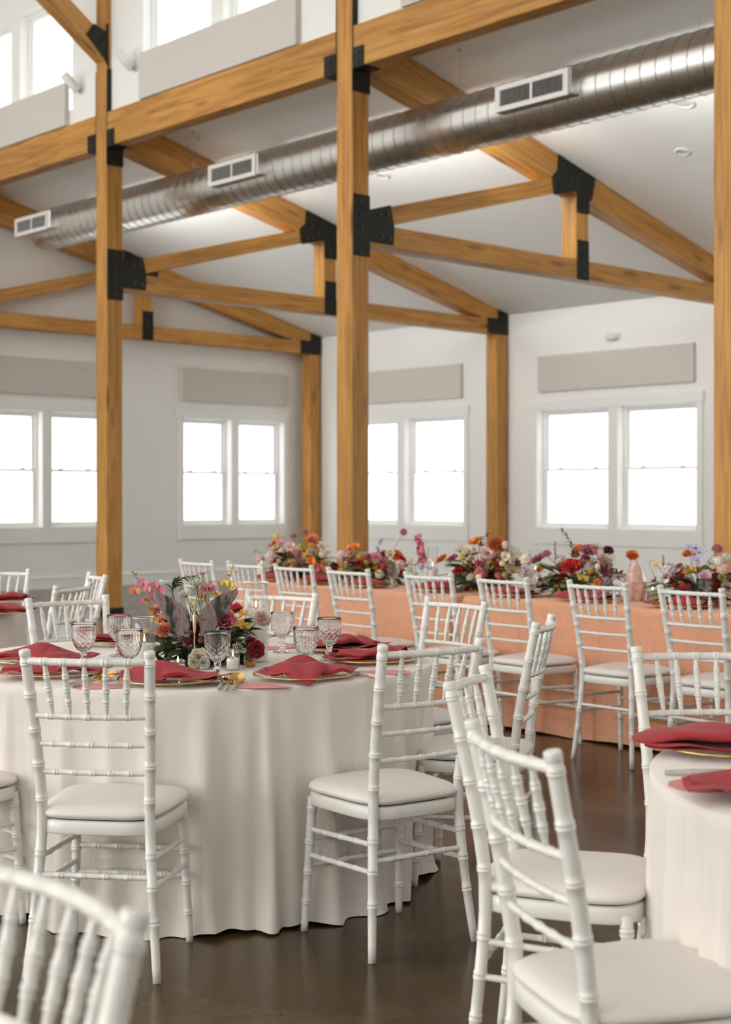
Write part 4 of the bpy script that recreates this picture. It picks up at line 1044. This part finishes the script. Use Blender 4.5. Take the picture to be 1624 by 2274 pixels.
# --- the butterfly table's centrepiece
def dep2(px, py, dj):
    d = 5.22+dj; return at(px, py, d), d/F/3.867
c0 = wp(5.24, -.575)
A0 = [(250, 480, 'carnation', 'peach', 85, -.02), (250, 560, 'cluster', 'ygreen', 80, -.0), (325, 650, 'carnation', 'coral', 105, -.10), (352, 590, 'carnation', 'burnt', 60, .0), (190, 660, 'cluster', 'ygreen', 55, -.02),
      (935, 470, 'poppy', 'red', 105, .03), (575, 640, 'rose', 'crimson', 120, .0), (565, 730, 'poppy', 'red', 90, .0), (500, 700, 'rose', 'crimson', 80, .05), (850, 565, 'rose', 'rose', 128, -.12),
      (960, 600, 'orchid', 'amber', 75, -.05), (1010, 625, 'orchid', 'amber', 72, -.07), (900, 640, 'orchid', 'yellow', 70, -.06), (1000, 520, 'orchid', 'amber', 65, -.0), (700, 300, 'daisy', 'pink', 120, .02),
      (1175, 555, 'carnation', 'blush', 110, -.13), (420, 560, 'carnation', 'peach', 75, .05), (300, 560, 'rose', 'peach', 70, -.03), (400, 700, 'cluster', 'white', 60, -.06), (770, 690, 'poppy', 'burnt', 70, -.02), (740, 500, 'rose', 'red', 70, .04), (480, 560, 'carnation', 'crimson', 80, .05), (1120, 820, 'carnation', 'crimson', 120, -.16), (1075, 760, 'carnation', 'burg', 80, -.12), (625, 890, 'carnation', 'cream', 130, -.17), (665, 935, 'carnation', 'white', 85, -.18), (585, 930, 'carnation', 'cream', 80, -.18),
      (655, 165, 'rose', 'ltpink', 52, .03), (600, 240, 'umbel', 'pgreen', 150, .06), (510, 335, 'umbel', 'white', 110, .03), (640, 745, 'cluster', 'magenta', 45, -.10), (960, 805, 'umbel', 'white', 80, -.12), (912, 835, 'cluster', 'yellow', 40, -.13),
      (650, 370, 'poppy', 'coral', 60, .04), (600, 480, 'umbel', 'tan', 85, .02), (560, 430, 'orchid', 'yellow', 60, .05), (690, 400, 'cluster', 'ygreen', 50, .05), (770, 350, 'orchid', 'yellow', 62, .02), (1010, 830, 'cluster', 'white', 45, -.1), (835, 620, 'cluster', 'amber', 50, .0)]
t0, b0, root0 = arrangement('low centrepiece of orchids, carnations and dark leaves around the butterfly', c0, A0, 70, (.17, .17), .16, r2, dep2, fill=14)
def P2(x, y, dj=0.): return at(*r2(x, y), 5.22+dj)
guest = Vector((-CS, -SN, .2)); lft = Vector((-SN, CS, 0))
def twig(par, base, pts, r=.0018, m='lgreen', name='stem'):
    f = spline([Vector(p)-Vector(base) for p in pts]); b = MB(); b.tube([f(k/8) for k in range(9)], r, 5); return obj(name, b, M[m], par)
twig(t0, b0, [P2(400, 640), P2(280, 400), P2(180, 280), P2(95, 210), P2(52, 155)])
for x, y, c, s in ((75, 318, 'coral', 82), (150, 255, 'pink', 80), (185, 300, 'pink', 75), (285, 322, 'rose', 88), (225, 368, 'pink', 80), (165, 412, 'magenta', 72), (245, 270, 'pink', 66)):
    p = P2(x, y, -.02); put_bloom(t0, b0, 'orchid', c, p, s*.5*5.2/F/3.867, guest+lft*random.uniform(-.2, .7)+UP*random.uniform(-.2, .3))
for x, y, c, s in ((172, 392, 'ygreen', 45), (85, 175, 'ygreen', 22), (54, 155, 'ygreen', 16), (200, 465, 'ygreen', 30)):
    p = P2(x, y, -.03); put_bloom(t0, b0, 'rose', c, p, s*.5*5.2/F/3.867, guest)
twig(t0, b0, [P2(760, 560), P2(800, 400), P2(850, 300), P2(895, 200), P2(922, 100)], .0012)
for x, y, s in ((845, 250, 66), (893, 265, 60), (915, 290, 50)): put_bloom(t0, b0, 'orchid', 'yellow', P2(x, y, .0), s*.5*5.2/F/3.867, guest+UP*.2)
for x, y, s in ((922, 100, 18), (890, 150, 18), (950, 156, 17), (882, 182, 34)): put_bloom(t0, b0, 'rose', 'yellow', P2(x, y, .0), s*.5*5.2/F/3.867, guest+UP)
spike(t0, b0, [P2(470, 560, .02), P2(400, 350, .0), P2(425, 255, .0), P2(500, 205, .0), P2(608, 192, .0)], '', 'green', .017, .008, 34, True, 'green_foliage_spike')
for x0, y0, x1, y1 in ((590, 560, 600, 260), (560, 560, 520, 350), (690, 560, 700, 320), (1000, 690, 1120, 590), (980, 770, 1090, 800), (720, 420, 660, 190)): twig(t0, b0, [P2(x0, y0, -.02), P2((x0+x1)/2+8, (y0+y1)/2, -.03), P2(x1, y1, -.06 if x1 > 1000 else 0)], .0018)
rl = random.Random(4)
for k in range(105):                                        # dark foliage collar
    x = rl.uniform(250, 1060); y = rl.uniform(720, 985) if x < 760 else rl.uniform(560, 840)
    a = rl.uniform(0, 2*PI); dv = lft*-math.cos(a)+UP*(math.sin(a)*.6-.1)+guest*rl.uniform(.1, .7)
    put_leaf(t0, b0, P2(x, y, rl.uniform(-.10, .05)), dv, rl.uniform(.05, .095), rl.choice((0, 0, 0, 1)))
# --- arrangements along the peach table
def r3(x, y): return 540+x/4.511, 1160+y/4.511
def r4(x, y): return 880+x/4.274, 1160+y/4.274
def r5(x, y): return 1180+x/3.658, 1150+y/3.658
def depH(sc):
    def f(px, py, dj):
        p = at_x(px, py, 6.86+dj); return p, (p.x*CS+p.y*SN)/F/sc
    return f
def cen(px): p = at_x(px, 1300, 6.88); return (p.x, p.y)
A1 = [(300, 215, 'poppy', 'orange', 80), (335, 265, 'rose', 'yellow', 75), (335, 140, 'cluster', 'yellow', 55), (505, 145, 'scabiosa', 'mauve', 62), (618, 108, 'scabiosa', 'mauve', 68), (697, 172, 'rose', 'coral', 95), (320, 390, 'poppy', 'orange', 85),
      (275, 340, 'cluster', 'ltpink', 100), (425, 365, 'orchid', 'magenta', 85), (485, 300, 'rose', 'red', 66), (535, 285, 'rose', 'ltpink', 85), (478, 235, 'poppy', 'blush', 85), (375, 205, 'lily', 'pink', 95), (390, 290, 'cluster', 'lilac', 70), (570, 400, 'carnation', 'blush', 145),
      (680, 392, 'poppy', 'orange', 82), (692, 300, 'umbel', 'tan', 105), (640, 335, 'orchid', 'yellow', 70), (742, 222, 'orchid', 'yellow', 70), (792, 235, 'rose', 'cream', 72), (778, 462, 'lily', 'coral', 125), (800, 318, 'cluster', 'ltpink', 75), (280, 475, 'rose', 'cream', 80),
      (915, 440, 'rose', 'burg', 62), (570, 240, 'cluster', 'ygreen', 60), (110, 290, 'cluster', 'pgreen', 60), (170, 370, 'cluster', 'ltpink', 85), (600, 290, 'poppy', 'amber', 60), (860, 300, 'umbel', 'white', 80), (455, 435, 'cluster', 'pink', 60), (860, 380, 'umbel', 'pgreen', 75), (720, 480, 'poppy', 'rose', 70)]
A2 = [(1062, 262, 'poppy', 'orange', 70), (1132, 240, 'poppy', 'orange', 80), (985, 325, 'cluster', 'ltpink', 90), (1072, 310, 'rose', 'ltpink', 70), (1020, 352, 'rose', 'blush', 75), (1195, 335, 'umbel', 'tan', 130), (1340, 345, 'daisy', 'pink', 90), (1425, 343, 'rose', 'red', 45), (1475, 310, 'rose', 'cream', 75),
      (1537, 330, 'carnation', 'burnt', 100), (1275, 450, 'rose', 'amber', 130), (1138, 462, 'poppy', 'orange', 85), (1572, 422, 'cluster', 'blush', 95), (1330, 565, 'rose', 'peach', 75), (1420, 552, 'rose', 'ltpink', 58), (1368, 520, 'cluster', 'cream', 85), (1150, 560, 'daisy', 'ltpink', 100), (1450, 400, 'umbel', 'tan', 95),
      (1310, 600, 'rose', 'yellow', 45), (1240, 545, 'cluster', 'ygreen', 60), (1350, 400, 'orchid', 'cream', 80), (1590, 375, 'carnation', 'red', 70), (1225, 410, 'cluster', 'yellow', 60), (1440, 610, 'rose', 'mauve', 50), (1000, 470, 'umbel', 'white', 80), (1395, 455, 'orchid', 'blush', 70)]
A3 = [(430, 345, 'rose', 'orange', 90), (528, 345, 'rose', 'rose', 92), (595, 245, 'umbel', 'pgreen', 120), (735, 187, 'poppy', 'orange', 80), (778, 155, 'rose', 'amber', 50), (810, 215, 'lily', 'rust', 70), (690, 268, 'rose', 'cream', 90), (872, 295, 'daisy', 'blush', 118), (957, 202, 'carnation', 'burnt', 125), (1035, 215, 'cluster', 'ltpink', 75),
      (1110, 290, 'umbel', 'tan', 150), (640, 335, 'cluster', 'ygreen', 75), (675, 440, 'carnation', 'orange', 130), (580, 455, 'rose', 'red', 80), (675, 635, 'rose', 'red', 108), (828, 405, 'daisy', 'cream', 100), (875, 440, 'orchid', 'ygreen', 80), (810, 475, 'cluster', 'rose', 120), (960, 405, 'rose', 'red', 58), (1155, 392, 'lily', 'burg', 85),
      (1100, 452, 'orchid', 'tan', 110), (1040, 325, 'poppy', 'cream', 75), (1010, 390, 'cluster', 'cream', 55), (900, 505, 'rose', 'burg', 85), (975, 500, 'cluster', 'rose', 75), (1050, 520, 'cluster', 'mauve', 55), (1235, 355, 'cluster', 'cream', 110), (1215, 480, 'cluster', 'lilac', 110), (760, 605, 'poppy', 'amber', 90), (560, 510, 'cluster', 'lav', 70),
      (690, 550, 'cluster', 'mauve', 55), (480, 592, 'cluster', 'lilac', 60), (1110, 370, 'orchid', 'white', 75), (425, 575, 'rose', 'pink', 65), (950, 300, 'cluster', 'tan', 70), (740, 300, 'poppy', 'amber', 55), (495, 400, 'cluster', 'pgreen', 65)]
A4 = [(50, 335, 'rose', 'mauve', 88), (125, 300, 'scabiosa', 'mauve', 75), (70, 422, 'poppy', 'orange', 85), (235, 350, 'cluster', 'lilac', 95), (400, 258, 'poppy', 'burnt', 85), (465, 265, 'rose', 'mauve', 85), (525, 252, 'carnation', 'cream', 90), (630, 262, 'carnation', 'burg', 66), (325, 395, 'rose', 'red', 112), (415, 370, 'rose', 'peach', 85), (480, 412, 'cluster', 'lav', 100),
      (605, 358, 'carnation', 'blush', 95), (560, 290, 'cluster', 'ltpink', 65), (490, 490, 'rose', 'cream', 98), (190, 483, 'rose', 'red', 62), (252, 470, 'rose', 'red', 60), (130, 492, 'daisy', 'cream', 135), (95, 560, 'poppy', 'white', 110), (230, 548, 'rose', 'crimson', 55), (200, 578, 'rose', 'yellow', 48), (370, 517, 'rose', 'red', 78), (538, 523, 'poppy', 'orange', 52), (602, 520, 'cluster', 'lav', 85),
      (600, 440, 'lily', 'burg', 110), (708, 470, 'lily', 'burg', 95), (340, 622, 'poppy', 'ltpink', 105), (612, 645, 'lily', 'blush', 110), (420, 490, 'orchid', 'yellow', 62), (270, 540, 'cluster', 'ygreen', 65), (545, 430, 'cluster', 'pgreen', 60), (650, 330, 'umbel', 'pgreen', 85), (680, 580, 'umbel', 'white', 90), (365, 300, 'cluster', 'rust', 55), (560, 590, 'cluster', 'pink', 60)]
A5 = [(1285, 297, 'poppy', 'burnt', 82), (1335, 250, 'orchid', 'lav', 95), (1352, 345, 'orchid', 'lav', 85), (1365, 285, 'orchid', 'lav', 80), (1510, 257, 'scabiosa', 'mauve', 82), (1525, 350, 'cluster', 'white', 75), (1585, 325, 'cluster', 'white', 75), (1560, 412, 'cluster', 'blush', 95), (1235, 400, 'rose', 'cream', 62), (1285, 437, 'poppy', 'yellow', 92), (1185, 490, 'rose', 'red', 110),
      (1430, 475, 'daisy', 'ltpink', 95), (1535, 505, 'carnation', 'red', 115), (1505, 557, 'rose', 'amber', 128), (1600, 560, 'rose', 'ltpink', 85), (1110, 527, 'orchid', 'amber', 80), (1280, 522, 'orchid', 'peach', 78), (1000, 510, 'lily', 'burg', 66), (1125, 430, 'cluster', 'lilac', 120), (1075, 460, 'cluster', 'white', 80), (1025, 390, 'orchid', 'peach', 75), (1010, 642, 'cluster', 'ygreen', 66),
      (1320, 578, 'cluster', 'magenta', 75), (1330, 640, 'rose', 'magenta', 60), (1352, 700, 'carnation', 'cream', 115), (1480, 692, 'cluster', 'mauve', 80), (1585, 470, 'cluster', 'mauve', 70), (1200, 560, 'cluster', 'mauve', 70), (1390, 550, 'umbel', 'white', 85), (1620, 620, 'cluster', 'blush', 70), (1440, 600, 'cluster', 'pgreen', 60)]
RG = (.22, .28)
h1 = arrangement('first flower arrangement from the far end of the peach table, before the corner post', cen(668), A1, 125, RG, .24, r3, depH(4.511))
h2 = arrangement('second flower arrangement, with the amber rose, below the middle timber post', cen(830), A2, 125, RG, .20, r3, depH(4.511))
h3 = arrangement('third flower arrangement, with orange carnations, below the wall post', cen(1075), A3, 125, RG, .25, r4, depH(4.274))
h4 = arrangement('fourth flower arrangement, beside the rose quartz point', cen(1282), A4, 125, RG, .24, r5, depH(3.658))
h5 = arrangement('fifth flower arrangement, nearest and cut by the picture edge', cen(1560), A5, 125, RG, .22, r5, depH(3.658))
def PH(reg, x, y, X=6.86): return at_x(*reg(x, y), X)
# spikes and tall stems standing above the mounds
t, bs, rt_ = h2
spike(t, bs, [PH(r3, 1330, 420), PH(r3, 1345, 290), PH(r3, 1385, 160)], 'orchid', 'lav', .016, .010, 12, name='lavender_spike')
put_bloom(t, bs, 'scabiosa', 'mauve', PH(r3, 1608, 98), .030, guest+UP*.3, PH(r3, 1470, 330))
spike(t, bs, [PH(r4, 250, 480), PH(r4, 240, 300), PH(r4, 205, 130)], 'orchid', 'rose', .024, .018, 16, name='pink_spike')
for x, y, k, c, s in ((235, 415, 'cluster', 'lav', 85), (150, 440, 'poppy', 'white', 80), (20, 320, 'carnation', 'burnt', 95), (130, 365, 'cluster', 'cream', 70), (40, 400, 'cluster', 'blush', 85), (330, 440, 'orchid', 'lav', 70), (185, 490, 'cluster', 'pgreen', 60)):
    p = PH(r4, x, y, 6.84); put_bloom(t, bs, k, c, p, s*.5*9.0/F/4.274, guest+UP*.4, rt_)
t, bs, rt_ = h3
spike(t, bs, [PH(r4, 780, 300), PH(r4, 800, 180), PH(r4, 880, 105)], '', 'green', .018, .010, 18, True, 'green_foliage_spike')
t, bs, rt_ = h4
spike(t, bs, [PH(r5, 340, 400), PH(r5, 325, 220), PH(r5, 245, 90)], '', 'green', .020, .009, 30, True, 'green_foliage_spike')
spike(t, bs, [PH(r5, 215, 400), PH(r5, 195, 280), PH(r5, 195, 190)], 'rose', 'pgreen', .008, .005, 12, name='green_sprig')
put_bloom(t, bs, 'carnation', 'orange', PH(r5, 820, 300, 6.92), .036, guest+UP*1.2, PH(r5, 760, 560, 6.92))
t, bs, rt_ = h5
spike(t, bs, [PH(r5, 1090, 480), PH(r5, 1080, 400), PH(r5, 1072, 305)], 'rose', 'pgreen', .008, .005, 12, name='green_sprig')
twig(t, bs, [PH(r5, 1390, 470), PH(r5, 1430, 370), PH(r5, 1500, 275)])
twig(t, bs, [PH(r5, 1040, 560), PH(r5, 960, 370), PH(r5, 1010, 345)])
twig(h1[0], h1[1], [PH(r3, 560, 300), PH(r3, 505, 230), PH(r3, 505, 160)]); twig(h1[0], h1[1], [PH(r3, 640, 300), PH(r3, 630, 220), PH(r3, 618, 125)])
